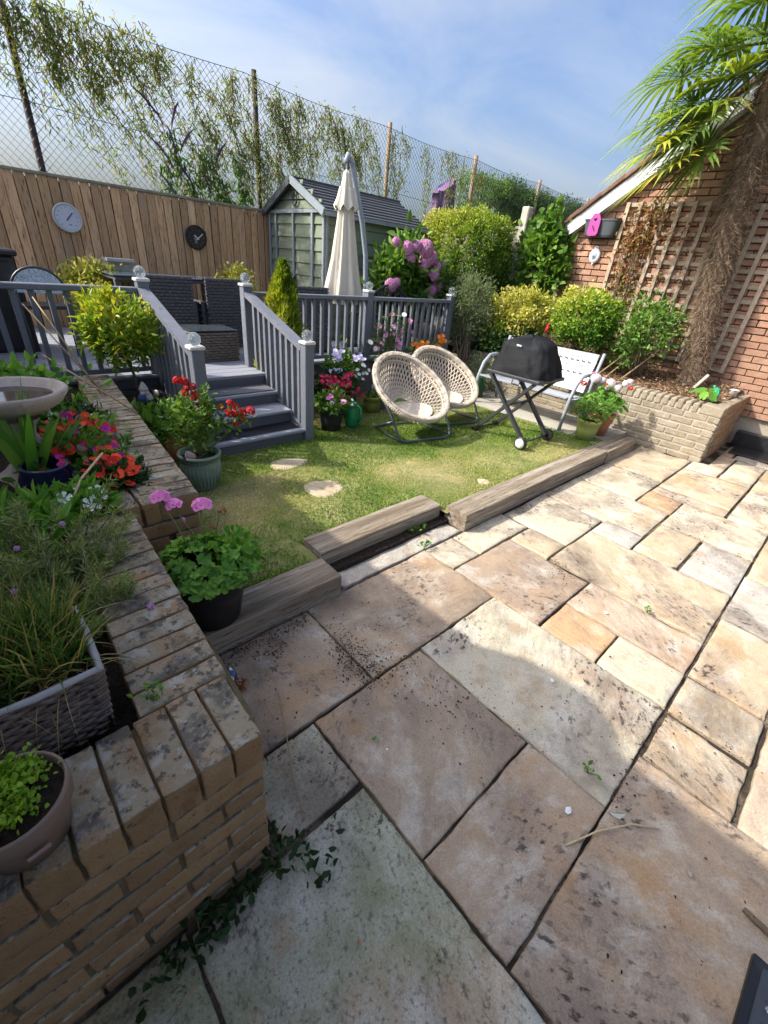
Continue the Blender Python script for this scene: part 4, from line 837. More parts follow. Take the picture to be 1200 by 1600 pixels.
for x, s in ((3.815, -1), (4.345, 1)):
    mb = MB(); mb.lathe([(.022, -.018), (.055, -.02), (.066, -.012), (.066, .012), (.055, .02), (.022, .018)], n=24); w = mb.build('wheel', m_black, bq, loc=(x, 1.995, .166), rot=(0, R(90), 0))
    mb = MB(); mb.lathe([(1e-4, .026), (.03, .026), (.05, .020), (.052, .012)], n=24); o = mb.build('hubcap', plain('pale_hubcap', (.5,.51,.5), .4) if s < 0 else m_metal, w, rot=((R(180) if s < 0 else 0), 0, 0))
for x in (3.885, 4.285): mb = MB(); mb.box((x, 2.615, .115), (.035, .06, .04)); mb.build('foot', m_black, bq)
mb = MB(); mb.tube([(3.83, 2.25, .735), (3.815, 2.25, .70), (3.815, 2.17, .70), (3.83, 2.17, .735)], .008, 6); mb.build('latch', m_metal, bq)

# grey slatted garden bench with printed cushion
gb = thing('garden_bench', 'pale grey garden bench with curved arms between barbecue and raised bed', 'bench', (5.1, 2.75, .1))
for i in range(4): block('seat_slat', (4.90+.115*i, 2.74, .455-.012*i), (.098, 1.22, .022), m_bench, gb, .004, rot=(0, R(5), 0))
for z, x in ((.62, 5.34), (.74, 5.375), (.86, 5.41)): block('back_slat', (x, 2.74, z), (.02, 1.2, .085), m_bench, gb, .004, rot=(0, R(16), 0))
for y in (2.10, 3.38):
    mb = MB(); mb.tube([(4.83, y, .10), (4.855, y, .30), (4.885, y, .46), (4.945, y, .60), (5.05, y, .69), (5.18, y, .70), (5.36, y, .66)], [.021, .021, .022, .023, .023, .022, .02], 8); mb.build('arm', m_bench, gb)
    mb = MB(); mb.tube([(5.40, y, .10), (5.34, y, .42), (5.37, y, .66), (5.44, y, .92)], .02, 8); mb.build('rear_leg', m_bench, gb)
    mb = MB(); mb.bar((4.87, y, .43), (5.35, y, .40), .03, .04); mb.build('seat_rail', m_bench, gb)
cu = thing('printed_cushion', 'white printed throw with rows of small dark dogs on the right end of the bench', 'cushion', (5.33, 2.4, .47))
ax = Vector((.30, 0, .954)).normalized(); ay = Vector((0, 1, 0)); an = Vector((-.954, 0, .30)); c0 = Vector((5.355, 2.405, .675))
mb = MB(); V = []; nu, nv = 12, 10
for j in range(nv+1):
    for i in range(nu+1):
        u = -.26+.52*i/nu; w = -.21+.43*j/nv; V.append(c0+ay*u+ax*w+an*(.012+.006*noise.noise((u*9, w*9, 1))))
mb.add(V, [(j*(nu+1)+i, (j+1)*(nu+1)+i, (j+1)*(nu+1)+i+1, j*(nu+1)+i+1) for j in range(nv) for i in range(nu)], True)
mb.add([c0+ay*u+ax*w+an*d for d in (.006, -.012) for u, w in ((-.262, -.212), (.262, -.212), (.262, .222), (-.262, .222))], [(0,1,2,3), (7,6,5,4), (0,4,5,1), (1,5,6,2), (2,6,7,3), (3,7,4,0)]); mb.build('cloth', plain('white_cloth', (.76,.76,.78), .8, .93), cu)
m_print = plain('grey_print', (.60,.62,.66), .8); m_dog = plain('dark_print', (.07,.075,.10), .8)
def pr(u, w, d=.0215): return c0+ay*(-u)+ax*w+an*d
mb = MB(); q = random.Random(3)
for w, u0, u1, h in ((.175, -.20, .2, .03), (.085, -.21, .19, .03), (.035, -.21, .21, .034), (-.06, -.12, .10, .034), (-.115, -.12, .12, .034), (-.17, -.18, .1, .03)):
    u = u0
    while u < u1:
        wd = q.uniform(.016, .024); k = q.randrange(5)
        if k in (0, 1, 3): mb.bar(pr(u, w-h/2), pr(u, w+h/2), .0026, .002, an)
        if k in (0, 2): mb.bar(pr(u, w+h/2), pr(u+wd*.7, w+h/2), .0026, .002, an); mb.bar(pr(u, w), pr(u+wd*.6, w), .0026, .002, an)
        if k in (1, 4): mb.bar(pr(u, w+h/2), pr(u+wd*.7, w-h/2), .0026, .002, an); mb.bar(pr(u+wd*.7, w+h/2), pr(u+wd*.7, w-h/2), .0026, .002, an)
        if k == 2: mb.bar(pr(u, w-h/2), pr(u+wd*.7, w-h/2), .0026, .002, an)
        u += wd+.008
stuff(mb.build('lettering', m_print, cu))
for w, n, u0, sp in ((.128, 6, -.19, .072), (-.012, 5, -.19, .078)):
    for i in range(n):
        u = u0+sp*i; mb = MB(); mb.bar(pr(u, w+.004), pr(u+.036, w+.002), .013, .002, an); mb.bar(pr(u-.006, w+.013), pr(u+.006, w+.011), .012, .002, an); mb.bar(pr(u+.036, w+.004), pr(u+.047, w+.012), .0026, .002, an)
        for uu in (.004, .03): mb.bar(pr(u+uu, w), pr(u+uu, w-.012), .006, .002, an)
        mb.build('dog_print', m_dog, cu)
# ------------------------------------------------------------------ foliage materials
G = LEAF
lf_hedge = G('hedge_leaves', [(.035,.085,.012), (.08,.17,.02), (.18,.29,.03), (.38,.42,.06), (.52,.46,.13)])
lf_yel = G('yellow_shrub_leaves', [(.14,.21,.03), (.34,.38,.06), (.54,.50,.13), (.66,.55,.26)])
lf_euo = G('euonymus_leaves', [(.045,.12,.015), (.13,.27,.025), (.36,.43,.05), (.60,.55,.18)])
lf_mid = G('mid_green_leaves', [(.035,.085,.016), (.075,.17,.025), (.14,.26,.045), (.24,.35,.07)])
lf_dark = G('dark_green_leaves', [(.014,.035,.012), (.025,.06,.018), (.045,.10,.03)])
lf_grey = G('grey_green_leaves', [(.07,.10,.05), (.13,.17,.085), (.20,.25,.14), (.28,.31,.19)])
lf_laurel = G('laurel_leaves', [(.035,.10,.012), (.09,.21,.02), (.22,.34,.03), (.38,.44,.05), (.42,.24,.03)], rough=.35)
lf_vine = G('hanging_vine_leaves', [(.11,.165,.05), (.18,.26,.07), (.26,.34,.10), (.32,.32,.13), (.28,.17,.10)], transl=.5)
lf_bud = G('buddleia_leaves', [(.04,.10,.02), (.07,.17,.03), (.13,.24,.05)], transl=.4)
lf_con = G('conifer_leaves', [(.015,.04,.015), (.03,.075,.02), (.06,.12,.03), (.10,.16,.05)])
lf_gold = G('golden_cypress_leaves', [(.05,.11,.012), (.16,.25,.02), (.34,.38,.03), (.44,.42,.05)])
lf_ger = G('geranium_leaves', [(.04,.12,.02), (.10,.25,.03), (.17,.36,.045), (.30,.46,.09)])
lf_red = G('creeper_leaves', [(.22,.09,.045), (.30,.15,.08), (.38,.20,.10), (.18,.19,.05), (.14,.22,.04)])
lf_herb = G('chive_blades', [(.03,.09,.018), (.06,.14,.025), (.12,.19,.04), (.32,.26,.08), (.45,.35,.16)])
lf_needle = G('needle_leaves', [(.12,.17,.06), (.20,.27,.09), (.29,.36,.13), (.40,.40,.20)])
lf_sword = G('sword_leaves', [(.05,.15,.022), (.09,.24,.03), (.17,.34,.04), (.32,.44,.07)], transl=.3, rough=.4)
lf_pars = G('parsley_leaves', [(.10,.22,.02), (.22,.38,.03), (.36,.48,.05)])
lf_palm = G('palm_leaflets', [(.05,.10,.03), (.09,.17,.035), (.16,.26,.05), (.32,.38,.06), (.56,.46,.06)], transl=.42, rough=.4, tcol=(1.6, 1.5, .4))
lf_fib = G('palm_fibre', [(.07,.043,.028), (.15,.10,.065), (.26,.18,.12), (.36,.27,.19)], transl=0, rough=.9)
# ------------------------------------------------------------------ flowers (meshes shared, each bloom its own object)
def petal_mesh(name, cols, npet=5, cup=.25, wide=1.0, ctr=(.7,.6,.1)):
    mt = M(name+'_petals', cols, [(tuple(min(1, c*1.35+.02) for c in cols), 90, .5, .65, .6)], rough=.6); mc = plain(name+'_centre', ctr, .7)
    mb = MB()
    for i in range(npet):
        a = 2*math.pi*i/npet; d = Vector((math.cos(a), math.sin(a), 0)); s = Vector((-math.sin(a), math.cos(a), 0)); u = Vector((0, 0, 1))
        w = math.pi/npet*wide
        mb.add([u*.02, d*.45-s*w*.55+u*cup*.5, d*.85-s*w*.9+u*cup, d*1.0+u*(cup-.06), d*.85+s*w*.9+u*cup, d*.45+s*w*.55+u*cup*.5, d*.5+u*cup*.4], [(0,6,1), (1,6,2), (2,6,3), (3,6,4), (4,6,5), (5,6,0)])
    me = mb.mesh(name); me.materials.append(mt); me.materials.append(mc)
    bm = bmesh.new(); bm.from_mesh(me); r = bmesh.ops.create_icosphere(bm, subdivisions=1, radius=.13); bmesh.ops.translate(bm, verts=r['verts'], vec=(0, 0, .08))
    for v in r['verts']:
        for f in v.link_faces: f.material_index = 1
    bm.to_mesh(me); bm.free(); return me
def cluster_mesh(name, cols, n=60, flat=.6):
    g = np.random.default_rng(len(name)); u = rvec(n, g); u[:, 2] = np.abs(u[:, 2])*.9+u[:, 2]*.1; u = nrm(u); P = u*np.array([.85, .85, flat]); nn = len(P)
    a = nrm(np.cross(u, rvec(nn, g))); b = np.cross(u, a); r = (.20+.10*g.random(nn))[:, None]
    V = np.concatenate([np.stack([P+u*.04, P+(a*math.cos(t)+b*math.sin(t))*r+u*.07, P+(a*math.cos(t+.75)+b*math.sin(t+.75))*r*1.15+u*.09, P+(a*math.cos(t+1.5)+b*math.sin(t+1.5))*r+u*.07], 1) for t in (0, 1.57, 3.14, 4.71)], 0).reshape(-1, 3)
    F = np.arange(len(V)).reshape(-1, 4); v = np.tile(np.repeat(g.random(nn), 4), 4)
    return fast_mesh(name, V, F, LEAF(name+'_florets', cols, transl=.3, tcol=(1.1, 1.0, 1.1)), v)
fl_red = petal_mesh('scarlet_bloom', (.62,.018,.012), 5, .18, 1.1); fl_or = petal_mesh('orange_red_bloom', (.75,.055,.012), 5, .12, 1.15); fl_mag = petal_mesh('magenta_bloom', (.38,.012,.20), 5, .2, 1.15, (.15,.01,.08)); fl_pink = petal_mesh('pink_bloom', (.75,.22,.50), 5, .2, 1.1, (.4,.02,.15))
fl_crim = petal_mesh('crimson_bloom', (.42,.008,.06), 5, .25, 1.1); fl_lil = petal_mesh('lilac_bloom', (.62,.56,.80), 5, .2, 1.1); fl_wht = petal_mesh('white_bloom', (.80,.80,.78), 5, .2, 1.0); fl_org = petal_mesh('marigold_bloom', (.72,.20,.02), 12, .35, 1.2); fl_lily = petal_mesh('white_lily_bloom', (.82,.83,.78), 6, .55, .6)
fl_plil = petal_mesh('pink_lily_bloom', (.72,.26,.50), 6, .45, .7)
fc_hyd = cluster_mesh('hydrangea_head', [(.46,.13,.36), (.62,.25,.48), (.74,.42,.60), (.70,.50,.54)], 150, .8); fc_hydp = cluster_mesh('faded_hydrangea_head', [(.42,.28,.28), (.55,.40,.36), (.60,.42,.46)], 150, .8)
fc_pink = cluster_mesh('pink_geranium_head', [(.70,.26,.55), (.80,.40,.66), (.62,.20,.46)], 70, .45); fc_rose = cluster_mesh('red_rose_head', [(.45,.008,.012), (.62,.02,.02), (.70,.05,.03)], 60, .8)
fc_white = cluster_mesh('white_geranium_head', [(.72,.70,.70), (.82,.80,.80), (.78,.62,.66)], 80, .6); fc_scar = cluster_mesh('scarlet_geranium_head', [(.62,.03,.02), (.75,.06,.05)], 70, .6); fc_dry = cluster_mesh('faded_geranium_head', [(.40,.17,.08), (.30,.12,.06)], 24, .7); fc_chive = cluster_mesh('chive_head', [(.42,.20,.45), (.52,.30,.55)], 40, .9)
def bloom(t, me, p, s, face=(0, -.2, 1), name='flower', q=.35):
    d = Vector(face)+Vector((rnd.uniform(-q, q), rnd.uniform(-q, q), rnd.uniform(-q, q))); o = link(name, me, None, t, loc=p, scale=s*rnd.uniform(.7, 1.2)); e = d.to_track_quat('Z', 'Y').to_euler(); o.rotation_euler = e; return o
def pot(t, c, rt_, rb_, h, mat, soil=.03, rim=.012, wob=0, ribs=None, name='pot'):
    mb = MB(); mb.lathe([(1e-4, .004), (rb_, 0), (rb_+(rt_-rb_)*.5, h*.5), (rt_-rim*.4, h-.045 if h > .12 else h*.7), (rt_+rim*.2, h-.04 if h > .12 else h*.75), (rt_+rim*.5, h-.006), (rt_, h), (rt_-rim, h-.004), (rt_-rim*1.6, h-soil-.03)], c=c, n=32, wob=wob); p = mb.build(name, mat, t)
    mb = MB(); mb.lathe([(1e-4, h-soil+.008), (rt_*.5, h-soil+.004), (rt_-rim*1.3, h-soil)], c=c, n=24); mb.build('soil', m_soil, t); return p
def leafball(t, c, r, n, Lh, W, mat, seed, ncl=40, **k):
    P, D, i, g = cloud(c, r, n, ncl, k.get('spread', .22), .2, k.get('shell', .45), seed)
    v = .35*g.random(ncl)[i]+.65*g.random(len(P)); return stuff(link('foliage', leaf_mesh('foliage', P, D, Lh*(.6+.8*g.random(n)), W*(.7+.6*g.random(n)), mat, v), None, t))
def lobed_leaf(name, mat, n=18, cup=.22):
    mb = MB(); V = [(0, 0, -.04)]
    for i in range(n):
        a = R(-160+320*i/(n-1)); r_ = .5*(1+.10*math.cos(i*math.pi)+rnd.uniform(-.06, .06)); V.append((r_*math.sin(a), .18+r_*math.cos(a), cup*(r_**2)*4*(.5+.5*math.cos(i*1.5))+rnd.uniform(-.02, .05)))
    mb.add(V, [(0, i, i+1) for i in range(1, n)], True); me = mb.mesh(name); me.materials.append(mat)
    at = me.attributes.new('v', 'FLOAT', 'POINT'); at.data.foreach_set('value', [rnd.random()*.5+.2]*len(me.vertices)); return me
gl = [lobed_leaf('geranium_leaf', lf_ger) for _ in range(9)]
def big_leaves(t, c, r, n, size, name='leaf', mes=gl, seed=1, z0=None):
    q = random.Random(seed)
    for i in range(n):
        a = q.uniform(0, 6.283); rr = math.sqrt(q.random()); p = Vector((c[0]+r[0]*rr*math.cos(a), c[1]+r[1]*rr*math.sin(a), c[2]+r[2]*(1-rr*rr)*q.uniform(.2, 1)))
        d = Vector((math.cos(a)*rr*.8, math.sin(a)*rr*.8, 1))+Vector((q.uniform(-.4, .4), q.uniform(-.4, .4), 0)); o = link(name, mes[i % len(mes)], None, t, loc=p, scale=size*q.uniform(.6, 1.2))
        e = d.to_track_quat('Z', 'Y'); o.rotation_euler = (e @ Matrix.Rotation(q.uniform(0, 6.28), 3, 'Z').to_quaternion()).to_euler()

# ------------------------------------------------------------------ shrubs in the right-hand bed
def yv(c, r):   # yellower new growth at the top; sunlit left side painted yellower too
    def f(P, g):
        return np.clip(.38+.36*(P[:, 2]-c[2])/r[2] - .22*(P[:, 1]-c[1])/r[1]*-1 + g.normal(0, .2, len(P)), 0, 1)
    return f
c, r = (6.2, 5.05, 1.70), (.50, .74, .68)
hd = bush('clipped_hedge', 'large rounded clipped hedge with yellowing top beside the shed', 'hedge', (6.2, 5.0, .3), c, r, 48000, .036, .021, lf_hedge, m_barkw, ncl=900, spread=.055, lump=.06, shell=.82, seed=4, box=3.6, stems=10, vfun=yv(c, r), sr=(.03, .01))
c, r = (6.10, 2.74, 1.20), (.36, .40, .33)
bush('euonymus_bush', 'rounded yellow and green variegated bush left of the trellis', 'bush', (6.1, 2.7, .58), c, r, 8500, .042, .025, lf_euo, m_barkw, ncl=170, spread=.12, lump=.14, shell=.6, seed=5, stems=14, vfun=yv(c, r))
c, r = (6.25, 2.02, 1.18), (.30, .33, .36)
bush('loose_shrub', 'loose twiggy green shrub in front of the trellis beside the palm', 'shrub', (6.25, 1.98, .6), c, r, 2300, .05, .028, lf_mid, m_barkw, ncl=46, spread=.19, lump=.4, shell=.35, seed=6, stems=16)
bush('golden_spirea', 'pale golden leaved shrub behind the covered barbecue', 'shrub', (6.05, 3.62, .57), (6.05, 3.62, 1.12), (.36, .44, .33), 5200, .055, .03, lf_yel, m_barkw, ncl=80, spread=.16, lump=.3, shell=.45, seed=7, stems=9)
bush('lime_shrub', 'low lime green shrub between the olive bush and the golden one', 'shrub', (5.85, 4.05, .55), (5.83, 4.05, .86), (.28, .32, .24), 3000, .05, .03, lf_euo, m_barkw, ncl=70, spread=.16, seed=8, stems=7)
bush('dark_shrub', 'dark green undergrowth shrub at the foot of the golden shrub', 'shrub', (5.85, 3.65, .52), (5.85, 3.75, .74), (.30, .55, .22), 3200, .05, .03, lf_dark, m_barkw, ncl=70, spread=.18, seed=9, stems=6)
ol = bush('olive_bush', 'grey-green narrow leaved bush on a bare stem at the end of the railing', 'bush', (5.42, 4.1, .3), (5.55, 4.22, 1.16), (.29, .34, .36), 6200, .055, .010, lf_grey, m_barkw, ncl=130, spread=.16, lump=.2, shell=.45, seed=10, stems=12, sr=(.02, .005))
bush('lavender_plant', 'small grey lavender plant behind the bench arm', 'plant', (5.38, 3.72, .1), (5.38, 3.72, .36), (.16, .22, .24), 1500, .06, .006, lf_grey, m_stem, ncl=50, spread=.2, seed=12, stems=6)
cv = bush('climbing_ivy', 'broad leaved green climber covering the grey fence beside the garage', 'climber', (6.74, 3.95, .5), (6.72, 3.92, 1.90), (.14, .34, .52), 1700, .095, .085, lf_mid, m_barkw, ncl=80, spread=.16, lump=.2, shell=.4, seed=13, stems=8)
# creeper on the trellis
cr = thing('red_creeper', 'rust red creeper climbing the left side of the large trellis', 'climber', (6.75, 2.7, .6))
cl_ = [(y, z) for y, z in zip(rng.normal(2.70, .12, 90), rng.uniform(1.45, 2.5, 90))]; cl_ = [(y+(z-1.9)*-.12, z) for y, z in cl_] + [(rng.uniform(1.8, 2.9), rng.uniform(1.2, 2.5)) for _ in range(26)]
cc = np.array(cl_); i = rng.integers(0, len(cc), 1050); P = np.stack([6.79+rng.normal(0, .025, 1050), cc[i, 0]+rng.normal(0, .05, 1050), cc[i, 1]+rng.normal(0, .06, 1050)], 1); P[:, 0] = np.minimum(P[:, 0], 6.83)
D = nrm(rvec(1050)+[-.4, 0, -.6]); stuff(link('foliage', leaf_mesh('foliage', P, D, .035+.03*rng.random(1050), .028, lf_red, np.clip(rng.random(1050)**1.5*.85+(P[:, 2] < 1.7)*.25, 0, 1)), None, cr))
sticks((6.80, 2.75, .62), [(6.79, y, z) for y, z in cl_[::9]], .008, .003, m_barkw, 'stems', cr, wig=.25)
for k, (y, z) in enumerate(((2.36, 2.45), )): pass
cn_lab = ('thin bamboo cane leaning left in front of the trellis', 'bamboo cane crossing the leaning one in the raised bed', 'bamboo cane slanting right beside the loose shrub', 'short pale cane nearest the bench in the raised bed')
for (a, b), lab in zip((((5.95, 2.33, .57), (6.3, 2.05, 1.02)), ((5.98, 2.22, .57), (6.35, 2.0, 1.0)), ((6.0, 2.05, .57), (6.3, 1.80, .98)), ((5.95, 2.45, .57), (6.0, 2.43, .85))), cn_lab):
    mb = MB(); mb.tube([a, Vector(a).lerp(Vector(b), .5)+Vector((.004, 0, 0)), b], .008, 6); tag(mb.build('bamboo_cane', m_cane), lab, 'cane', 'canes in the raised bed')
# hydrangea by the shed
hy = bush('hydrangea', 'hydrangea with mauve pink flower heads in front of the shed', 'hydrangea', (5.0, 5.0, DZ-.4), (5.0, 5.02, 1.32), (.55, .26, .48), 3000, .12, .075, lf_mid, m_stem, ncl=110, spread=.15, seed=14, stems=10)
for (px, pz, me, s) in ((4.55, 1.86, fc_hyd, .085), (4.72, 1.80, fc_hyd, .10), (4.86, 1.84, fc_hyd, .095), (4.78, 1.70, fc_hyd, .10), (5.02, 1.83, fc_hyd, .115), (5.10, 1.70, fc_hyd, .11), (5.0, 1.62, fc_hyd, .08), (5.22, 1.73, fc_hyd, .10), (5.33, 1.62, fc_hyd, .09), (5.26, 1.52, fc_hyd, .095), (5.45, 1.66, fc_hydp, .08), (5.34, 1.36, fc_hyd, .12), (5.25, 1.32, fc_hyd, .10), (5.47, 1.37, fc_hyd, .09), (4.44, 1.36, fc_hyd, .085), (4.52, 1.40, fc_hyd, .075), (5.12, 1.16, fc_hydp, .10), (5.22, 1.12, fc_hydp, .08)):
    bloom(hy, me, (px, 4.78+rnd.uniform(-.06, .06), pz), s, (0, -.9, .5), 'flower_head')
# golden dwarf cypress in a pot by the steps
cy = thing('golden_cypress', 'small golden conifer in a pot beside the right stair rail', 'conifer', (2.45, 4.05, .1))
pot(cy, (2.45, 4.05, .1), .15, .11, .28, m_black)
n = 9000; t_ = rng.random(n)**.8; a_ = rng.random(n)*6.283; rad = .30*(1-t_)**.7*(.62+.75*np.array([noise.noise((math.cos(a)*2, math.sin(a)*2, t*9)) for a, t in zip(a_, t_)])+.25*rng.random(n))
P = np.stack([2.42+rad*np.cos(a_)-.03*t_, 4.05+rad*np.sin(a_), .42+1.10*t_], 1); D = np.stack([np.cos(a_)*.5, np.sin(a_)*.5, np.ones(n)*.9], 1)+rng.normal(0, .25, (n, 3))
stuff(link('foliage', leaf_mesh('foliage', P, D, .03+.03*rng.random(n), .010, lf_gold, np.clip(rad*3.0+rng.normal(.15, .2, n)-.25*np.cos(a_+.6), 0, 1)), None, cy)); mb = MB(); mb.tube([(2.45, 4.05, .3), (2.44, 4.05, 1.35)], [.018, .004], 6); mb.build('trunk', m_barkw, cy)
bush('golden_privet', 'yellow leaved shrub by the fence behind the left railing', 'shrub', (1.28, 6.4, DZ), (1.28, 6.4, 1.10), (.34, .2, .20), 2400, .05, .03, lf_yel, m_barkw, ncl=60, seed=16, stems=6)
bush('golden_shrub', 'yellow-green shrub behind the right stair post by the fence', 'shrub', (2.98, 6.3, DZ), (2.98, 6.3, 1.13), (.26, .2, .20), 1600, .05, .03, lf_yel, m_barkw, ncl=45, seed=17, stems=5)
mb = MB(); mb.box((1.62, 6.55, .95), (.26, .2, .8)); mb.box((1.62, 6.5, 1.36), (.30, .24, .03)); tag(mb.build('storage_crate', plain('pale_crate_plastic', (.42,.41,.40), .6)), 'white plastic crate behind the yellow shrub on the deck', 'crate')
# standard laurel in a tub
la = thing('standard_laurel', 'ball-headed laurel on a thin stem in a black tub beside the steps', 'laurel', (.96, 4.0, .1))
pot(la, (.96, 4.0, .10), .205, .17, .36, m_black, soil=.05)
P, D, i, g = cloud((.935, 4.08, .965), (.235, .23, .235), 2300, 120, .16, .10, .55, 21); v = np.clip(.22+.25*g.random(120)[i]+.4*g.random(2300)+.15*(P[:, 2]-.96)/.25, 0, .8); v[g.random(2300) < .03] = 1.0
stuff(link('foliage', leaf_mesh('foliage', P, D, .066*(.6+.7*g.random(2300)), .025*(.7+.6*g.random(2300)), lf_laurel, v), None, la)); mb = MB(); mb.tube([(.96, 4.0, .42), (.955, 4.02, .62), (.94, 4.07, .85)], .011, 6)
for k in range(7): a = k*.9; mb.tube([(.945, 4.06, .74+.02*k), (.94+.12*math.cos(a), 4.07+.12*math.sin(a), .9+.02*k)], .005, 5)
mb.build('stem', m_barkw, la)
gn = thing('gnome_pair', 'pair of small garden gnomes leaning together on the rim of the black tub', 'ornament', (.97, 3.87, .44)); m_gw = plain('gnome_white', (.60,.58,.56), .6); m_gb = plain('gnome_blue', (.06,.10,.28), .5); m_gp = plain('gnome_face', (.55,.36,.28), .6)
for dx, tl, mt in ((-.028, .12, m_gb), (.03, -.2, m_gw)):
    mb = MB(); mb.lathe([(1e-4, 0), (.028, .002), (.032, .025), (.026, .055), (.014, .075), (1e-4, .078)], n=14); b = mb.build('body', mt, gn, loc=(.97+dx, 3.86, .44), rot=(0, tl, 0))
    mb = MB(); mb.lathe([(1e-4, .068), (.018, .078), (.021, .092), (.017, .106), (1e-4, .112)], n=12); mb.build('head', m_gp, b)
    mb = MB(); mb.lathe([(.022, .10), (.016, .125), (.007, .15), (1e-4, .165)], n=12); mb.build('hat', m_gw, b); mb = MB(); mb.lathe([(1e-4, .05), (.014, .06), (.018, .082), (.004, .086)], c=(0, -.014, 0), n=10); mb.build('beard', m_gw, b)
    mb = MB(); mb.box((-.012, -.012, .004), (.018, .034, .016)); mb.box((.012, -.012, .004), (.018, .034, .016)); mb.build('boots', m_black, b)
# ------------------------------------------------------------------ potted plants along the steps
m_terra = M('terracotta', (.40,.16,.085), [((.48,.23,.14), 8, .45, .7, .6), ((.26,.10,.06), 20, .58, .7, .5)], rough=.85, bump=.2, bscale=80)
m_glz = M('sage_glazed_pot', (.15,.215,.165), [((.20,.27,.21), 9, .45, .7, .6)], rough=.3, spec=.5)
tp = thing('terracotta_plant_pot', 'terracotta pot of leafy green peony beside the planter wall', 'potted plant', (.97, 3.43, .1)); pot(tp, (.97, 3.43, .1), .135, .10, .26, m_terra)
leafball(tp, (.93, 3.42, .41), (.24, .18, .09), 620, .08, .04, lf_mid, 31); sticks((.97, 3.43, .34), [(.75, 3.5, .42), (1.1, 3.45, .45), (.85, 3.35, .45), (1.0, 3.55, .45)], .005, .003, m_stem, 'stems', tp)
gp = thing('glazed_rose_pot', 'sage green glazed pot with a red rose at the foot of the steps', 'potted plant', (.98, 2.83, .1))
mb = MB(); mb.lathe([(1e-4, .004), (.095, 0), (.105, .02), (.128, .12), (.132, .19), (.124, .225), (.122, .232), (.140, .24), (.143, .252), (.138, .262), (.124, .26), (.118, .20)], c=(.98, 2.83, .1), n=36); p_ = mb.build('pot', m_glz, gp)
mb = MB()
for i in range(44): a = 2*math.pi*i/44; mb.tube([(.98+.129*math.cos(a+d), 2.83+.129*math.sin(a+d), .1+z) for d, z in ((-.05, .212), (0, .222), (.05, .230))], .006, 5)
for i in range(30): a = 2*math.pi*i/30; mb.tube([(.98+q*math.cos(a), 2.83+q*math.sin(a), .1+z) for q, z in ((.108, .03), (.127, .11), (.131, .18))], .004, 4)
mb.build('rope_band', m_glz, p_)
mb = MB(); mb.lathe([(1e-4, .23), (.118, .222)], c=(.98, 2.83, .1), n=24); mb.build('soil', m_soil, gp)
tips = [(1.0, 2.9, .70), (.95, 2.88, .78), (.98, 2.98, .72), (1.06, 2.92, .62), (1.18, 2.80, .60), (1.25, 2.76, .66), (1.12, 2.78, .52), (.9, 2.9, .6), (1.3, 2.74, .55)]; sticks((.98, 2.83, .32), tips, .005, .0025, m_stem, 'stems', gp)
leafball(gp, (.99, 2.90, .56), (.14, .14, .17), 900, .035, .022, lf_mid, 33); leafball(gp, (1.2, 2.78, .56), (.13, .08, .07), 140, .035, .022, lf_mid, 34)
for p in ((.93, 2.9, .83), (.97, 2.9, .82), (.99, 2.92, .77), (1.01, 2.88, .79), (1.03, 2.9, .73), (1.0, 2.85, .72), (1.05, 2.88, .66), (1.07, 2.85, .60), (1.03, 2.82, .61), (.95, 2.86, .76), (1.15, 2.79, .66), (1.20, 2.76, .69), (1.24, 2.76, .66), (1.22, 2.74, .62), (1.27, 2.73, .58), (1.21, 2.72, .56), (1.33, 2.73, .63), (1.18, 2.74, .63), (1.28, 2.75, .62)): bloom(gp, fc_rose, p, .028, (0, -.5, .8))
sh_ = thing('pink_shell_ornament', 'pale pink shell ornament tucked in the glazed pot', 'ornament', (.91, 2.80, .33)); mb = MB(); mb.lathe([(1e-4, .075), (.018, .06), (.034, .025), (.036, .0), (.02, -.02)], n=18, sx=1, sy=.6); mb.build('shell', plain('pink_shell', (.52,.36,.33), .5), sh_, loc=(.915, 2.80, .335), rot=(.2, -.5, 0)); mb = MB(); mb.tube([(.89, 2.77, .31), (.87, 2.76, .35), (.85, 2.76, .37)], .007, 6); mb.build('spike', m_black, sh_)
bp_ = thing('black_geranium_pot', 'black pot of pink geraniums standing on the end of the short sleeper', 'potted plant', (.5, 1.53, .13)); pot(bp_, (.5, 1.53, .133), .165, .115, .27, m_black, soil=.04, rim=.009)
big_leaves(bp_, (.49, 1.54, .40), (.20, .20, .13), 190, .056, seed=4); leafball(bp_, (.63, 1.56, .42), (.12, .10, .06), 260, .035, .03, lf_ger, 35)
sticks((.5, 1.53, .38), [(.42, 1.72, .66), (.46, 1.68, .62), (.55, 1.66, .60), (.62, 1.66, .58), (.56, 1.6, .54), (.68, 1.5, .42), (.4, 1.45, .42)], .004, .0028, m_stem, 'stems', bp_)
for p, me, s in (((.42, 1.73, .675), None, .034), ((.455, 1.69, .645), None, .030), ((.56, 1.665, .625), None, .036), ((.64, 1.66, .57), fc_dry, .022), ((.57, 1.6, .54), fc_dry, .02), ((.47, 1.65, .585), fc_pink, .014)):
    if me: bloom(bp_, me, p, s, (0, -.6, .7), 'flower_head'); continue
    for i in range(13):
        a = 2.4*i; q = math.sqrt((i+.3)/13); bloom(bp_, fl_pink, (p[0]+s*q*math.cos(a), p[1]+s*q*math.sin(a), p[2]+s*.5*(1-q*q)), .0165, (math.cos(a)*q, math.sin(a)*q-.3, .9), q=.25)
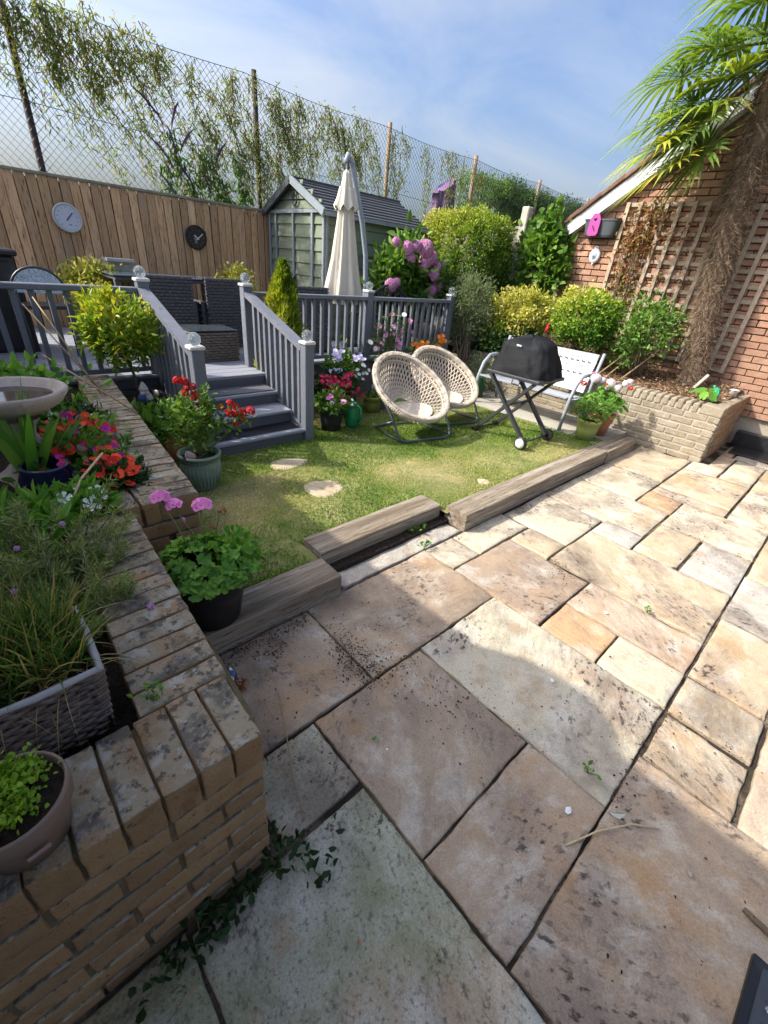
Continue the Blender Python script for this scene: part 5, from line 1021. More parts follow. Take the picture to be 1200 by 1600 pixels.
# pots in front of the deck
def pots(name, lab, c, rt_, rb_, h, mat, fol, blooms_, n=260, Lh=.05, W=.035, lm=lf_mid, seed=40, extra=None):
    t = thing(name, lab, 'potted plant', c, 'flower pots in front of the deck'); pot(t, c, rt_, rb_, h, mat)
    if fol: leafball(t, fol[0], fol[1], n, Lh, W, lm, seed)
    for me, cnt, s, (cc, rr) in blooms_:
        for i in range(cnt):
            a = rnd.uniform(0, 6.28); q = math.sqrt(rnd.random()); bloom(t, me, (cc[0]+rr[0]*q*math.cos(a), cc[1]+rr[1]*q*math.sin(a), cc[2]+rr[2]*rnd.uniform(-1, 1)), s, (-.2, -.7, .7))
    return t
m_dpot = plain('charcoal_pot', (.03,.032,.036), .45); m_lime = M('lime_glazed_pot', (.20,.24,.06), [((.27,.31,.09), 9, .45, .7, .6)], rough=.45)
pots('petunia_pot', 'charcoal pot of pale petunias next to the right stair post', (2.50, 3.38, .1), .125, .095, .22, m_dpot, ((2.50, 3.36, .40), (.15, .14, .10)), [(fl_pink, 5, .032, ((2.49, 3.27, .44), (.13, .06, .05))), (fl_wht, 5, .022, ((2.53, 3.26, .38), (.13, .05, .05)))], 420)
pots('crimson_pot', 'pot of crimson blooms behind the green watering can', (2.80, 3.72, .1), .12, .09, .24, m_dpot, ((2.80, 3.70, .42), (.22, .15, .14)), [(fl_crim, 55, .025, ((2.72, 3.60, .50), (.20, .09, .07))), (fl_crim, 12, .021, ((2.98, 3.58, .37), (.12, .05, .06)))], 600, lm=lf_dark, seed=42)
pots('lilac_pot', 'pot of tall lilac-white flowers against the deck fascia', (3.06, 3.98, .1), .12, .09, .24, m_dpot, ((3.06, 3.95, .52), (.20, .13, .17)), [(fl_lil, 20, .023, ((2.93, 3.86, .70), (.07, .05, .05))), (fl_lil, 18, .023, ((3.20, 3.84, .66), (.08, .05, .03))), (fl_wht, 12, .022, ((3.22, 3.80, .52), (.12, .04, .10))), (fl_lil, 10, .023, ((2.86, 3.8, .55), (.08, .04, .03)))], 620, lm=lf_mid, seed=43)
pots('lime_pot', 'lime green glazed pot behind the basket chair', (3.28, 3.66, .1), .10, .092, .18, m_lime, ((3.28, 3.66, .27), (.08, .08, .03)), [], 60, lm=lf_mid, seed=44)
pots('marigold_pot', 'trough of orange marigolds behind the farther basket chair', (4.66, 4.13, .1), .16, .12, .42, m_dpot, ((4.62, 4.12, .62), (.30, .1, .12)), [(fl_org, 16, .027, ((4.42, 4.06, .71), (.16, .05, .04))), (fl_org, 22, .03, ((4.80, 4.06, .74), (.10, .05, .09)))], 500, Lh=.06, W=.02, seed=45)
bk = thing('grey_bucket', 'pale grey bucket with an orange handle behind the basket chair', 'bucket', (3.46, 3.72, .1)); pot(bk, (3.46, 3.72, .1), .105, .085, .26, plain('grey_plastic', (.26,.28,.31), .5)); mb = MB(); mb.tube([(3.40+.03*math.cos(a), 3.66, .40+.05*math.sin(a)) for a in [math.pi*i/8 for i in range(9)]], .010, 6); mb.build('handle', plain('orange_plastic', (.7,.28,.04), .4), bk)
ly = thing('pink_lilies', 'tall pink lilies growing in front of the deck railing', 'lilies', (3.86, 4.14, .1))
tp_ = [(3.62+.06*i+rnd.uniform(-.03, .03), 4.12+rnd.uniform(-.05, .05), rnd.uniform(.78, 1.12)) for i in range(10)]; sticks((3.88, 4.15, .12), tp_, .006, .004, m_stem, 'stems', ly, wig=.05)
n = 420; k = rng.integers(0, 10, n); tt = rng.random(n); A = np.array([3.88, 4.15, .2]); T = np.array(tp_)[k]; P = A+(T-A)*(.35+.65*tt)[:, None]; D = np.stack([rng.normal(size=n), rng.normal(size=n)*.6, rng.random(n)*.9+.1], 1)
stuff(link('foliage', leaf_mesh('foliage', P, D, .07+.06*rng.random(n), .013, lf_grey, rng.random(n)*.7), None, ly))
for i in range(22):
    s = tp_[i % 10]; bloom(ly, fl_plil if i % 5 else fl_wht, (s[0]+rnd.uniform(-.05, .05)+.06*(i % 3), s[1]-.04, s[2]-.12*(i//10)+rnd.uniform(-.03, .02)), .032, (-.2, -.8, .4))
# watering cans
def can(name, lab, c, s, mat, rz):
    t = thing(name, lab, 'watering can', c); mb = MB(); mb.lathe([(1e-4, .003), (.070*s, 0), (.080*s, .04*s), (.080*s, .12*s), (.066*s, .20*s), (.048*s, .245*s), (.050*s, .255*s), (.040*s, .25*s), (.036*s, .20*s)], c=c, n=26, sy=.85); b = mb.build('body', mat, t)
    q = lambda x, y, z: (c[0]+s*(x*math.cos(rz)-y*math.sin(rz)), c[1]+s*(x*math.sin(rz)+y*math.cos(rz)), c[2]+s*z)
    mb = MB(); mb.tube([q(0, -.07, .06), q(0, -.10, .10), q(0, -.105, .16), q(0, -.085, .215), q(0, -.05, .235)], .011*s, 8); mb.build('handle', mat, t)
    mb = MB(); mb.tube([q(0, .06, .06), q(0, .12, .14), q(0, .19, .24)], [.018*s, .013*s, .010*s], 8); sp = mb.build('spout', mat, t); mb = MB(); mb.lathe([(.012*s, 0), (.034*s, .03*s), (.030*s, .036*s), (1e-4, .04*s)], n=16); o = mb.build('rose', mat, sp); o.location = q(0, .19, .24); o.rotation_euler = (R(-50), 0, rz); return t
m_gc = plain('bright_green_plastic', (.012,.23,.095), .3, .8, spec=.5); m_gcd = plain('dark_green_plastic', (.012,.085,.03), .35); m_gct = plain('teal_green_plastic', (.02,.30,.16), .3)
can('watering_can', 'bright green plastic watering can on the grass by the flower pots', (2.74, 3.34, .1), .98, m_gc, R(25))
can('watering_can', 'dark green watering can in the shade under the bench end', (5.12, 3.52, .1), 1.15, m_gcd, R(100))
can('watering_can', 'small teal green watering can lying on the corner of the raised bed', (5.93, .99, .60), .55, m_gct, R(-60))
hs = thing('hosta_plant', 'low plant with a few broad pale leaves on the corner of the raised bed', 'plant', (5.88, 1.1, .6)); hl = [lobed_leaf('hosta_leaf', lf_ger, 12, .06) for _ in range(2)]
for p, d, s in (((5.84, 1.12, .68), (-.5, .1, .9), .11), ((5.86, 1.0, .69), (-.4, -.3, .9), .11), ((5.76, 1.06, .645), (-.7, 0, .7), .10), ((5.9, 1.2, .66), (-.3, .5, .9), .12), ((5.95, 1.07, .70), (0, 0, 1), .10), ((5.80, .97, .645), (-.5, -.5, .8), .11)): o = link('leaf', hl[rnd.randrange(2)], None, hs, loc=p, scale=(s*.8, s*1.2, s)); o.rotation_euler = Vector(d).to_track_quat('Z', 'Y').to_euler()
sticks((5.88, 1.08, .6), [(5.84, 1.12, .68), (5.86, 1.0, .69), (5.76, 1.06, .645)], .004, .003, m_stem, 'stems', hs)
cp = thing('paper_cup', 'small printed paper tub on the end of the raised bed', 'cup', (6.45, .93, .605)); mb = MB(); mb.lathe([(1e-4, .002), (.038, 0), (.05, .085), (.053, .088), (.048, .09), (.044, .05)], c=(6.45, .92, .603), n=20); mb.build('cup', M('printed_card', (.62,.55,.45), [((.12,.14,.36), 26, .54, .56), ((.55,.16,.10), 20, .6, .63)], rough=.5), cp)
# pots by the bench
rp_ = thing('lime_ribbed_pot', 'lime green ribbed pot at the end of the bench', 'potted plant', (4.85, 1.80, .1)); pot(rp_, (4.85, 1.80, .1), .122, .10, .22, M('lime_ribbed', (.30,.34,.10), [((.38,.41,.15), 9, .45, .7, .6)], rough=.5), rim=.01)
leafball(rp_, (4.85, 1.80, .44), (.18, .17, .13), 700, .03, .02, lf_mid, 51)
tr_ = thing('terracotta_geranium_pot', 'terracotta pot of white and red geraniums between the bench and raised bed', 'potted plant', (5.16, 1.80, .1)); pot(tr_, (5.16, 1.80, .1), .135, .095, .25, m_terra); big_leaves(tr_, (5.14, 1.82, .42), (.25, .25, .25), 230, .06, seed=8)
for p, me, s in (((5.10, 1.98, .70), fc_white, .05), ((5.15, 1.92, .69), fc_white, .052), ((5.2, 1.84, .67), fc_white, .05), ((5.17, 1.74, .64), fc_white, .05), ((5.24, 1.70, .69), fc_white, .045), ((5.26, 1.64, .655), fc_scar, .033), ((4.98, 2.04, .64), fc_scar, .036), ((5.14, 1.86, .655), fc_scar, .022), ((5.11, 2.02, .745), fc_pink, .022), ((5.28, 1.68, .71), fc_white, .035), ((5.12, 1.83, .625), fc_white, .042)): sticks((5.15, 1.82, .40), [p], .003, .002, m_stem, 'flower_stalk', tr_); bloom(tr_, me, p, s, (-.6, -.3, .7), 'flower_head')
# ------------------------------------------------------------------ planting in the left planter
bb_ = thing('stone_bird_bath', 'weathered stone bird bath at the left edge among the flowers', 'bird bath', (.08, 2.62, .5)); m_st = M('pale_cast_stone', (.42,.36,.31), [((.28,.23,.19), 8, .48, .7, .7), ((.52,.47,.42), 18, .55, .7, .6), ((.12,.11,.09), 36, .62, .68, .6)], rough=.9, bump=.5, bscale=60)
mb = MB(); mb.lathe([(.05, .34), (.09, .352), (.15, .368), (.205, .405), (.230, .44), (.235, .458), (.224, .468), (.206, .462), (.19, .44), (.11, .405), (1e-4, .40)], c=(.08, 2.62, .47), n=40, wob=.03); mb.build('bowl', m_st, bb_)
mb = MB(); mb.lathe([(1e-4, .432), (.186, .432)], c=(.08, 2.62, .47), n=36); mb.build('water', plain('dark_water', (.03,.03,.03), .06, spec=.6), bb_)
mb = MB(); mb.lathe([(.17, 0), (.165, .03), (.12, .06), (.075, .11), (.06, .17), (.068, .22), (.058, .25), (.07, .29), (.10, .33)], c=(.08, 2.62, .47), n=32, wob=.04); mb.build('pedestal', m_st, bb_)
nb = thing('navy_glazed_pot', 'dark navy glazed pot half hidden by the sword-leaved plant', 'pot', (.11, 2.28, .5)); mb = MB(); mb.lathe([(1e-4, 0), (.07, 0), (.105, .06), (.11, .12), (.09, .17), (.095, .18), (.08, .18)], c=(.11, 2.28, .5), n=28); mb.build('pot', plain('navy_glaze', (.012,.014,.05), .15, spec=.6), nb); mb = MB(); mb.tube([(.20+.0*i, 2.20, .60+.012*i) for i in range(2)], .003, 5); mb.build('glaze_line', m_white, nb)
ph = thing('sword_leaved_plant', 'tall plant with broad green sword leaves at the left edge of the planter', 'plant', (.05, 2.4, .5))
sw = [((.05+.012*(k % 3), 2.40-.012*(k % 4), .52), d_, l_, w_) for k, (d_, l_, w_) in enumerate((((.20, .30, .95), .52, .040), ((.08, .2, 1.0), .56, .042), ((.42, .25, .8), .52, .038), ((.62, .3, .75), .48, .034), ((-.1, .2, 1.0), .50, .04), ((.5, .45, .75), .5, .036), ((.95, .1, .42), .46, .026), ((-.25, .1, 1.0), .5, .04), ((.30, .10, .95), .46, .036), ((.35, 0, .9), .42, .032), ((.1, -.1, 1), .5, .038), ((.75, 0, .6), .42, .028), ((.15, .1, 1), .6, .04), ((.5, .1, .85), .5, .034), ((-.05, -.2, 1), .56, .045), ((.12, -.3, .95), .52, .042), ((.3, -.2, .9), .5, .04), ((-.2, 0, 1), .6, .045)))]
for k, (p, d, l, w) in enumerate(sw):
    link('sword_leaf', blade_mesh('sword_leaf', np.array([p]), np.array([d]), l, w, .12+.1*(k % 3), lf_sword, np.array([.25+.5*rnd.random()]), nseg=8, taper=2.5), None, ph)
def flowerbed(name, lab, cat, c, r, fol, blooms_, n, Lh, W, lm, seed):
    t = thing(name, lab, cat, (c[0], c[1], .5), 'flowers in the brick planter'); leafball(t, c, r, n, Lh, W, lm, seed, shell=.3)
    for me, cnt, s in blooms_:
        for i in range(cnt):
            a = rnd.uniform(0, 6.28); q = math.sqrt(rnd.random()); bloom(t, me, (c[0]+r[0]*q*math.cos(a), c[1]+r[1]*q*math.sin(a), c[2]+r[2]*(1.0-.55*q*q)+rnd.uniform(-.01, .03)), s, (.05, -.55, .8))
    return t
flowerbed('petunia_clump', 'clump of magenta and orange flowers spilling beside the bird bath', 'flowers', (.33, 2.78, .575), (.17, .26, .11), 0, [(fl_mag, 15, .021), (fl_or, 12, .021), (fl_red, 24, .021)], 700, .05, .03, lf_mid, 61)
flowerbed('petunia_clump', 'magenta and scarlet flowers between the navy pot and the coping', 'flowers', (.27, 2.42, .575), (.20, .24, .10), 0, [(fl_mag, 13, .021), (fl_or, 14, .021), (fl_red, 28, .021)], 800, .05, .03, lf_mid, 62)
flowerbed('scarlet_clump', 'bright scarlet flowers at the inner corner of the brick coping', 'flowers', (.345, 2.17, .585), (.12, .16, .08), 0, [(fl_or, 16, .021), (fl_red, 14, .021)], 700, .045, .022, lf_dark, 63)
flowerbed('dianthus_tuft', 'dark green dianthus tuft with white flowers beside the bird bath stem', 'plant', (.36, 3.08, .58), (.13, .16, .09), 0, [(fl_wht, 9, .022), (fl_mag, 2, .032)], 1100, .05, .010, lf_dark, 64)
lw = flowerbed('white_lily_plant', 'white lilies opening above the green foliage in the planter', 'lilies', (.19, 1.98, .60), (.10, .10, .05), 0, [(fl_lily, 4, .036), (fl_wht, 3, .018)], 260, .06, .03, lf_ger, 65)
mb = MB(); mb.tube([(.10, 1.85, .62), (.2, 2.0, .70), (.32, 2.15, .735)], .005, 6); mb.build('dry_stalk', m_straw, lw)
flowerbed('leafy_clump', 'lush pale green leafy clump at the left edge below the sword leaves', 'plant', (.0, 1.90, .57), (.15, .22, .09), 0, [], 600, .075, .03, lf_ger, 66)
flowerbed('leafy_clump', 'bright green leafy shrub behind the bird bath at the left edge', 'plant', (.14, 3.35, .72), (.30, .30, .20), 0, [], 1100, .06, .03, lf_ger, 67)
# needle-leaved shrub (heather) in the middle of the planter
he = thing('rosemary_bush', 'wispy needle-leaved rosemary spreading over the planter coping', 'bush', (.0, 1.4, .5)); br = []
for i in range(90):
    a = rnd.uniform(0, 6.28); l = rnd.uniform(.14, .31); b = Vector((rnd.uniform(-.12, .08), rnd.uniform(1.2, 1.65), .5)); br.append((b, b+Vector((math.cos(a)*l*.7, math.sin(a)*l*.8, l*rnd.uniform(.45, 1.0)))))
mb = MB()
for a, b in br: mb.tube([a, a.lerp(b, .5)+Vector((rnd.uniform(-.02, .02), rnd.uniform(-.02, .02), .02)), b], [.005, .003, .0015], 4)
mb.build('stems', m_barkw, he); n = 14000; k = rng.integers(0, 90, n); t_ = .2+.85*rng.random(n); A = np.array([a for a, b in br])[k]; B = np.array([b for a, b in br])[k]; P = A+(B-A)*t_[:, None]+rng.normal(0, .006, (n, 3)); D = nrm(B-A)*.7+rvec(n)*.8
stuff(link('foliage', leaf_mesh('foliage', P, D, .022+.018*rng.random(n), .0042, lf_needle, rng.random(n)), None, he))
# wicker basket of chives
m_bsk = M('purple_brown_wicker', (.115,.085,.072), [((.20,.16,.14), 30, .46, .62, .8), ((.045,.03,.032), 40, .56, .66, .8)], rough=.6, spec=.35); m_bskr = plain('pale_lining', (.34,.33,.34), .5)
wb = thing('wicker_basket_of_chives', 'square wicker basket of chives on the planter soil, pale plastic lining showing', 'potted plant', (-.1, 1.0, .52)); bx0, bx1, by0, by1 = -.215, .02, .862, 1.10
def brim(z): t = (z-.53)/.215; o = .016*(t-1); return (bx0-o*0+(-o), bx1+o, by0-o, by1+o)
mb = MB()
for i in range(17):
    z = .535+.0125*i; X0, X1, Y0, Y1 = brim(z); cs = [(X0, Y0), (X1, Y0), (X1, Y1), (X0, Y1)]; full = []
    for a in range(4):
        p, q = Vector((*cs[a], z)), Vector((*cs[(a+1) % 4], z)); nn = (q-p).cross(Vector((0, 0, 1))).normalized()
        for j in range(18): full.append(p.lerp(q, (j+.2)/18)+nn*.0045*math.cos(math.pi*j/2+math.pi*i)+Vector((0, 0, .0015*math.sin(j*1.3+i))))
    mb.tube(full, .0068, 5, closed=True)
mb.build('weave', m_bsk, wb); mb = MB(); X0, X1, Y0, Y1 = bx0, bx1, by0, by1; mb.tube([(X0, Y0, .748), (-.1, Y0, .742), (X1, Y0, .748), (X1, 1.0, .752), (X1, Y1, .748), (X0, Y1, .748)], .009, 6, closed=True); mb.build('lining', m_bskr, wb); mb = MB(); mb.box(((X0+X1)/2, (Y0+Y1)/2, .62), (X1-X0-.02, Y1-Y0-.02, .17)); mb.build('soil', m_soil, wb)
n = 900; P = np.stack([rng.uniform(bx0+.03, bx1-.03, n), rng.uniform(by0+.06, by1, n), np.full(n, .70)], 1); D = np.stack([rng.normal(0, .38, n), rng.normal(0.05, .38, n), np.ones(n)], 1); v = np.clip(rng.random(n)**1.6, 0, 1)
stuff(link('chive_blades', blade_mesh('chive_blades', P, D, .14+.15*rng.random(n), .0042, rng.random(n)*.55, lf_herb, v, nseg=6), None, wb))
n = 130; P = np.stack([rng.uniform(bx0+.02, bx1-.02, n), rng.uniform(by0+.02, by1, n), np.full(n, .715)], 1); D = np.stack([rng.normal(0, 1, n), rng.normal(-.2, 1, n), .5*rng.random(n)+.15], 1); stuff(link('dry_blades', blade_mesh('dry_blades', P, D, .07+.09*rng.random(n), .0028, .7+.5*rng.random(n), lf_herb, .8+.2*rng.random(n), nseg=6), None, wb))
for p in ((.17, 1.02, .73), (.06, 1.35, .86), (-.05, 1.28, .86), (-.12, 1.22, .80), (-.08, 1.15, .82)): bloom(wb, fc_chive, p, .011, (0, -.4, 1))
# parsley in a brown plastic pot
m_mauve = M('mauve_brown_plastic', (.165,.115,.09), [((.20,.145,.115), 12, .45, .7, .6)], rough=.4, spec=.4)
pp_ = thing('parsley_pot', 'brown plastic pot of bright green parsley on the end coping', 'potted plant', (-.165, .68, .6))
pot(pp_, (-.165, .68, .601), .084, .064, .125, m_mauve, soil=.02, rim=.005); leafball(pp_, (-.185, .69, .735), (.058, .055, .032), 3200, .009, .009, lf_pars, 71, ncl=80, spread=.2)
mb = MB()
for i in range(14):
    a = rnd.uniform(0, 6.28); mb.tube([(-.18, .68, .70), (-.18+.04*math.cos(a), .68+.04*math.sin(a), .735)], .0015, 4)
mb.tube([(-.20, .70, .70), (-.17, .76, .80), (-.165, .79, .85)], .0022, 5); mb.tube([(-.17, .76, .80), (-.19, .77, .835)], .0015, 4); mb.build('stems', m_stem, pp_); leafball(pp_, (-.165, .79, .855), (.022, .02, .012), 60, .010, .008, lf_pars, 72, ncl=8); leafball(pp_, (-.195, .77, .838), (.02, .02, .01), 50, .010, .008, lf_pars, 73, ncl=8)
block('price_sticker', (-.150, .6005, .655), (.034, .0015, .013), plain('faded_sticker', (.36,.23,.22), .6), pp_, .0004, rot=(R(12), 0, R(10)))
# canes leaning over the coping
for (a, b), lab in zip((((.70, 3.05, .61), (.36, 3.75, .86)), ((.62, 3.6, .6), (.43, 4.05, 1.18)), ((.64, 3.55, .6), (.36, 4.02, 1.14))), ('thick cane lying across the brick coping near the terracotta pot', 'taller thin cane leaning towards the left railing', 'thin cane leaning left of the tallest one')):
    mb = MB(); mb.tube([a, b], [.006, .0045], 6); tag(mb.build('garden_cane', m_cane), lab, 'cane', 'canes in the planter')
# ------------------------------------------------------------------ palm
pm = thing('windmill_palm', 'windmill palm with shaggy fibrous trunk and fan leaves in front of the trellis', 'palm', (6.5, 1.42, .6))
tr = [(6.50, 1.36, .55), (6.50, 1.40, .80), (6.49, 1.46, 1.15), (6.48, 1.53, 1.49), (6.47, 1.60, 2.0), (6.46, 1.65, 2.41), (6.45, 1.68, 2.75), (6.45, 1.69, 3.15), (6.45, 1.70, 3.55), (6.45, 1.70, 3.9)]; rr = [.14, .105, .10, .112, .135, .145, .155, .165, .16, .10]
def tpt(t):
    k = t*(len(tr)-1); i = min(int(k), len(tr)-2); f = k-i; a, b = Vector(tr[i]), Vector(tr[i+1]); return a.lerp(b, f), rr[i]+(rr[i+1]-rr[i])*f, (b-a).normalized()
mb = MB(); k = 26; V = []; ns = 60
for i in range(ns+1):
    p, r_, d = tpt(i/ns); e1 = d.orthogonal().normalized(); e2 = d.cross(e1)
    for j in range(k): a = 2*math.pi*j/k; q = r_*(1+.30*noise.fractal((math.cos(a)*1.6, math.sin(a)*1.6, i*.16), 1, 2, 4)+.06*math.sin(i*1.05)); V.append(p+(e1*math.cos(a)+e2*math.sin(a))*q)
mb.add(V, [(i*k+j, i*k+(j+1) % k, (i+1)*k+(j+1) % k, (i+1)*k+j) for i in range(ns) for j in range(k)], True); mb.build('trunk', M('fibrous_trunk', (.12,.082,.055), [((.21,.155,.11), 14, .45, .65, .8), ((.05,.036,.028), 18, .56, .66, .8)], rough=.95, bump=1, bscale=40, bdist=.03, stretch=(1, 1, .5)), pm)
n = 16000; P = np.zeros((n, 3)); D = np.zeros((n, 3))
for i in range(n):
    t = rnd.random()**.9*.94+.02; p, r_, d = tpt(t); e1 = d.orthogonal().normalized(); e2 = d.cross(e1); a = rnd.uniform(0, 6.283); o = e1*math.cos(a)+e2*math.sin(a); tg = d.cross(o)
    P[i] = p+o*r_*rnd.uniform(.85, 1.12); D[i] = o*rnd.uniform(.1, .6)+tg*rnd.uniform(-.9, .9)+d*rnd.uniform(-.9, .35)
stuff(link('trunk_fibre', blade_mesh('trunk_fibre', P, D, .04+.07*rng.random(n), .0032, rng.random(n)*.5, lf_fib, rng.random(n), nseg=3), None, pm))
def frond(hub, dirv, upv, size, nl=28, droop=.35, span=150, v0=.35, crown=(6.43, 1.72, 3.72), fold=.35):
    hub = np.array(hub); d = nrm(np.array([dirv], float))[0]; u = np.array(upv, float); u = u-d*(u@d); u /= np.linalg.norm(u); s = np.cross(d, u)
    a = np.radians(np.linspace(-span, span, nl)+rng.normal(0, 2, nl)); D = d[None]*np.cos(a)[:, None]+s[None]*np.sin(a)[:, None]+u[None]*(fold*np.abs(np.sin(a*.5))[:, None]-.05)
    Lh = size*(.72+.28*np.cos(a*.6))*(.9+.15*rng.random(nl)); D = nrm(D); cl = Lh[:, None]; rows = []; S = nrm(np.cross(D, np.tile(u, (nl, 1)))); seg = [0, .25, .5, .62, .75, .88, 1.0]; dr = droop*(.7+.6*rng.random(nl))[:, None]
    for t in seg:
        c = hub+D*cl*t+np.array([0, 0, -1])*dr*cl*max(0, t-.35)**1.7*1.4; w = .023*size/.5*(min(1, t*2.6)*(1-max(0, (t-.55)/.45)**1.1)+.05)*.62; rows += [c-S*w+u*w*.4, c+S*w+u*w*.4]
    V = np.stack(rows, 1).reshape(-1, 3); kk = 2*len(seg); b = (np.arange(nl)*kk)[:, None]; F = np.concatenate([b+[2*i, 2*i+1, 2*i+3, 2*i+2] for i in range(len(seg)-1)], 0)
    v = np.clip(v0*.95-.07+rng.normal(0, .12, nl)[:, None]+np.linspace(0, .12, kk)[None], 0, 1).ravel(); f = link('frond', fast_mesh('frond', V, F, lf_palm, v), None, pm)
    mb = MB(); c0 = Vector(crown); h = Vector(hub); mb.tube([c0, c0.lerp(h, .5)+Vector((0, 0, .10*(h-c0).length)), h], [.016, .011, .008], 6); mb.build('leaf_stalk', m_stem, f)
for h, d, u, s, v0, dr in (((6.2, 2.34, 3.72), (-.1, 1, .02), (0, 0, 1), .66, .36, .75), ((6.15, 2.51, 3.50), (-.1, 1, -.05), (0, .1, 1), .66, .34, .7), ((6.25, 2.36, 3.30), (.0, 1, -.12), (0, .1, 1), .60, .28, .7), ((6.1, 2.12, 3.18), (-.25, 1, -.1), (-.2, .1, 1), .68, .72, .5), ((6.1, 2.38, 2.97), (-.1, 1, -.38), (-.2, .3, 1), .64, .9, .35), ((6.05, 2.28, 2.74), (-.2, 1, -.5), (-.4, .3, .8), .64, .88, .3), ((6.15, 2.06, 2.86), (-.1, .7, -.7), (-.7, .3, .6), .58, .18, .3), ((6.1, 2.2, 3.05), (-.1, .8, -.5), (-.6, .3, .7), .60, .32, .35),
                           ((5.9, 2.4, 2.90), (-.3, .9, -.4), (-.4, .2, .9), .60, .75, .35), ((6.0, 2.15, 3.62), (-.5, .8, .1), (.1, -.2, 1), .66, .45, .6), ((6.05, 2.5, 3.14), (-.2, .95, -.25), (-.2, .2, 1), .62, .5, .45), ((6.05, 2.0, 3.42), (-.5, .85, -.1), (0, .1, 1), .62, .66, .5), ((6.25, 2.1, 4.05), (-.2, .9, .3), (0, -.3, 1), .68, .4, .6), ((5.95, 1.7, 4.1), (-.8, .4, .3), (.3, 0, 1), .66, .45, .6), ((6.0, 1.95, 3.88), (-.6, .8, .15), (.1, -.1, 1), .66, .35, .7), ((6.35, 2.05, 4.35), (-.1, .6, .7), (0, -.6, .8), .6, .4, .5),
                           ((6.0, 1.25, 4.0), (-.7, -.6, .2), (.2, .2, 1), .62, .35, .5), ((6.6, 1.1, 4.1), (.1, -1, .2), (0, .2, 1), .62, .35, .5), ((6.7, 1.25, 3.6), (.3, -.8, -.2), (0, 0, 1), .6, .3, .4), ((6.8, 2.1, 3.9), (.5, .8, .1), (0, 0, 1), .6, .35, .5), ((6.15, 1.2, 3.5), (-.6, -.7, -.3), (-.2, 0, 1), .58, .3, .4), ((6.45, 2.35, 3.2), (.2, .9, -.25), (0, .2, 1), .58, .35, .5)):
    frond(h, d, u, s, v0=v0, droop=dr)
for i in range(9): p, r_, d = tpt(.75+.022*i); a = i*2.4; mb = MB(); mb.tube([p, p+Vector((math.cos(a)*.25, math.sin(a)*.25, .10)), p+Vector((math.cos(a)*.36, math.sin(a)*.36, .06))], [.012, .009, .006], 5); mb.build('old_leaf_stub', m_straw, pm)
mb = MB(); mb.bar((6.33, 1.30, .62), (6.40, 1.22, .80), .05, .012); tag(mb.build('slate_offcut', m_conc), 'flat grey offcut leaning against the palm trunk base', 'offcut')
# ------------------------------------------------------------------ climbers on the chain link fence
def spray(t, x, z, l, dx, nleaf, mat, Lf=.075, Wf=.014, v0=0, stem=True):
    pts = []; k = 7; cx, cz = x, z
    for i in range(k+1): f = i/k; pts.append(Vector((x+dx*f+.03*noise.noise((x*9, f*3, 1)), 7.08+.06*noise.noise((x*5, f*4, 2)), z-l*f+.05*noise.noise((x*7, f*3, 5)))))
    return pts
def vine(lab, sprays, nper, seed, mat=lf_vine, name='climbing_vine', Lf=.075, Wf=.015):
    g = np.random.default_rng(seed); t = thing(name, lab, 'climber', (sprays[0][0], 7.1, 1.9), 'climbers on the chain link fence'); mb = MB(); PP = []; DD = []
    for (x, z, l, dx, dens) in sprays:
        pts = spray(t, x, z, l, dx, 0, mat); mb.tube(pts, [.006-.004*i/7 for i in range(8)], 4, cap=False); A = np.array([tuple(p) for p in pts]); n = int(nper*dens*l)
        if n < 1: continue
        u = g.random(n)*6.99; i = u.astype(int); f = (u-i)[:, None]; P = A[i]*(1-f)+A[i+1]*f+g.normal(0, .045, (n, 3))*[1, .7, 1]; PP.append(P); DD.append(np.stack([g.normal(0, .55, n), g.normal(0, .5, n), -np.abs(g.normal(.7, .4, n))], 1))
    stuff(mb.build('stems', m_barkw, t)); P = np.concatenate(PP); D = np.concatenate(DD); stuff(link('foliage', leaf_mesh('foliage', P, D, Lf*(.6+.8*g.random(len(P))), Wf*(.7+.6*g.random(len(P))), mat, g.random(len(P))**.9), None, t)); return t
q = random.Random(21); S1, S2, S3, S4 = [], [], [], []
for i in range(44): x = .7+2.0*q.random()**1.35; S1.append((x, 3.62+q.uniform(-.25, .08)-.0*(x), q.uniform(.15, .5)*(1.3 if x < 1.9 else .8), q.uniform(-.05, .4), q.uniform(.8, 1.6)))
for x, l, dx in ((1.35, 1.3, .75), (1.7, 1.35, .8), (2.0, 1.4, .85), (2.25, 1.3, .6), (2.55, 1.2, .7)): S1.append((x, 3.35, l, dx, .75))
for i in range(26): x = q.uniform(2.5, 3.95); S2.append((x, 3.58-q.random()**2*.9, q.uniform(.12, .45), q.uniform(-.1, .3), q.uniform(.5, 1.1)))
for i in range(30): x = q.uniform(2.8, 4.4); S2.append((x, 2.85+q.uniform(-.4, .3)-.08*abs(x-3.6), q.uniform(.15, .5), q.uniform(-.1, .35), q.uniform(.7, 1.4)))
for i in range(58): x = q.uniform(3.85, 6.0); S3.append((x, 3.60-q.random()**1.6*(.9 if x < 5.2 else .5), q.uniform(.15, .5), q.uniform(-.1, .25), q.uniform(.6, 1.3)))
for i in range(10): S3.append((q.uniform(4, 6.4), q.uniform(2.6, 3.1), q.uniform(.3, .6), q.uniform(-.1, .3), .7))
for i in range(34): x = q.uniform(1.0, 4.3); S2.append((x, q.uniform(2.7, 3.5), q.uniform(.35, .9), q.uniform(.15, .6), q.uniform(.25, .5)))
for i in range(26): x = q.uniform(4.0, 6.5); S3.append((x, q.uniform(2.9, 3.5), q.uniform(.4, .9), q.uniform(-.1, .35), q.uniform(.3, .6)))
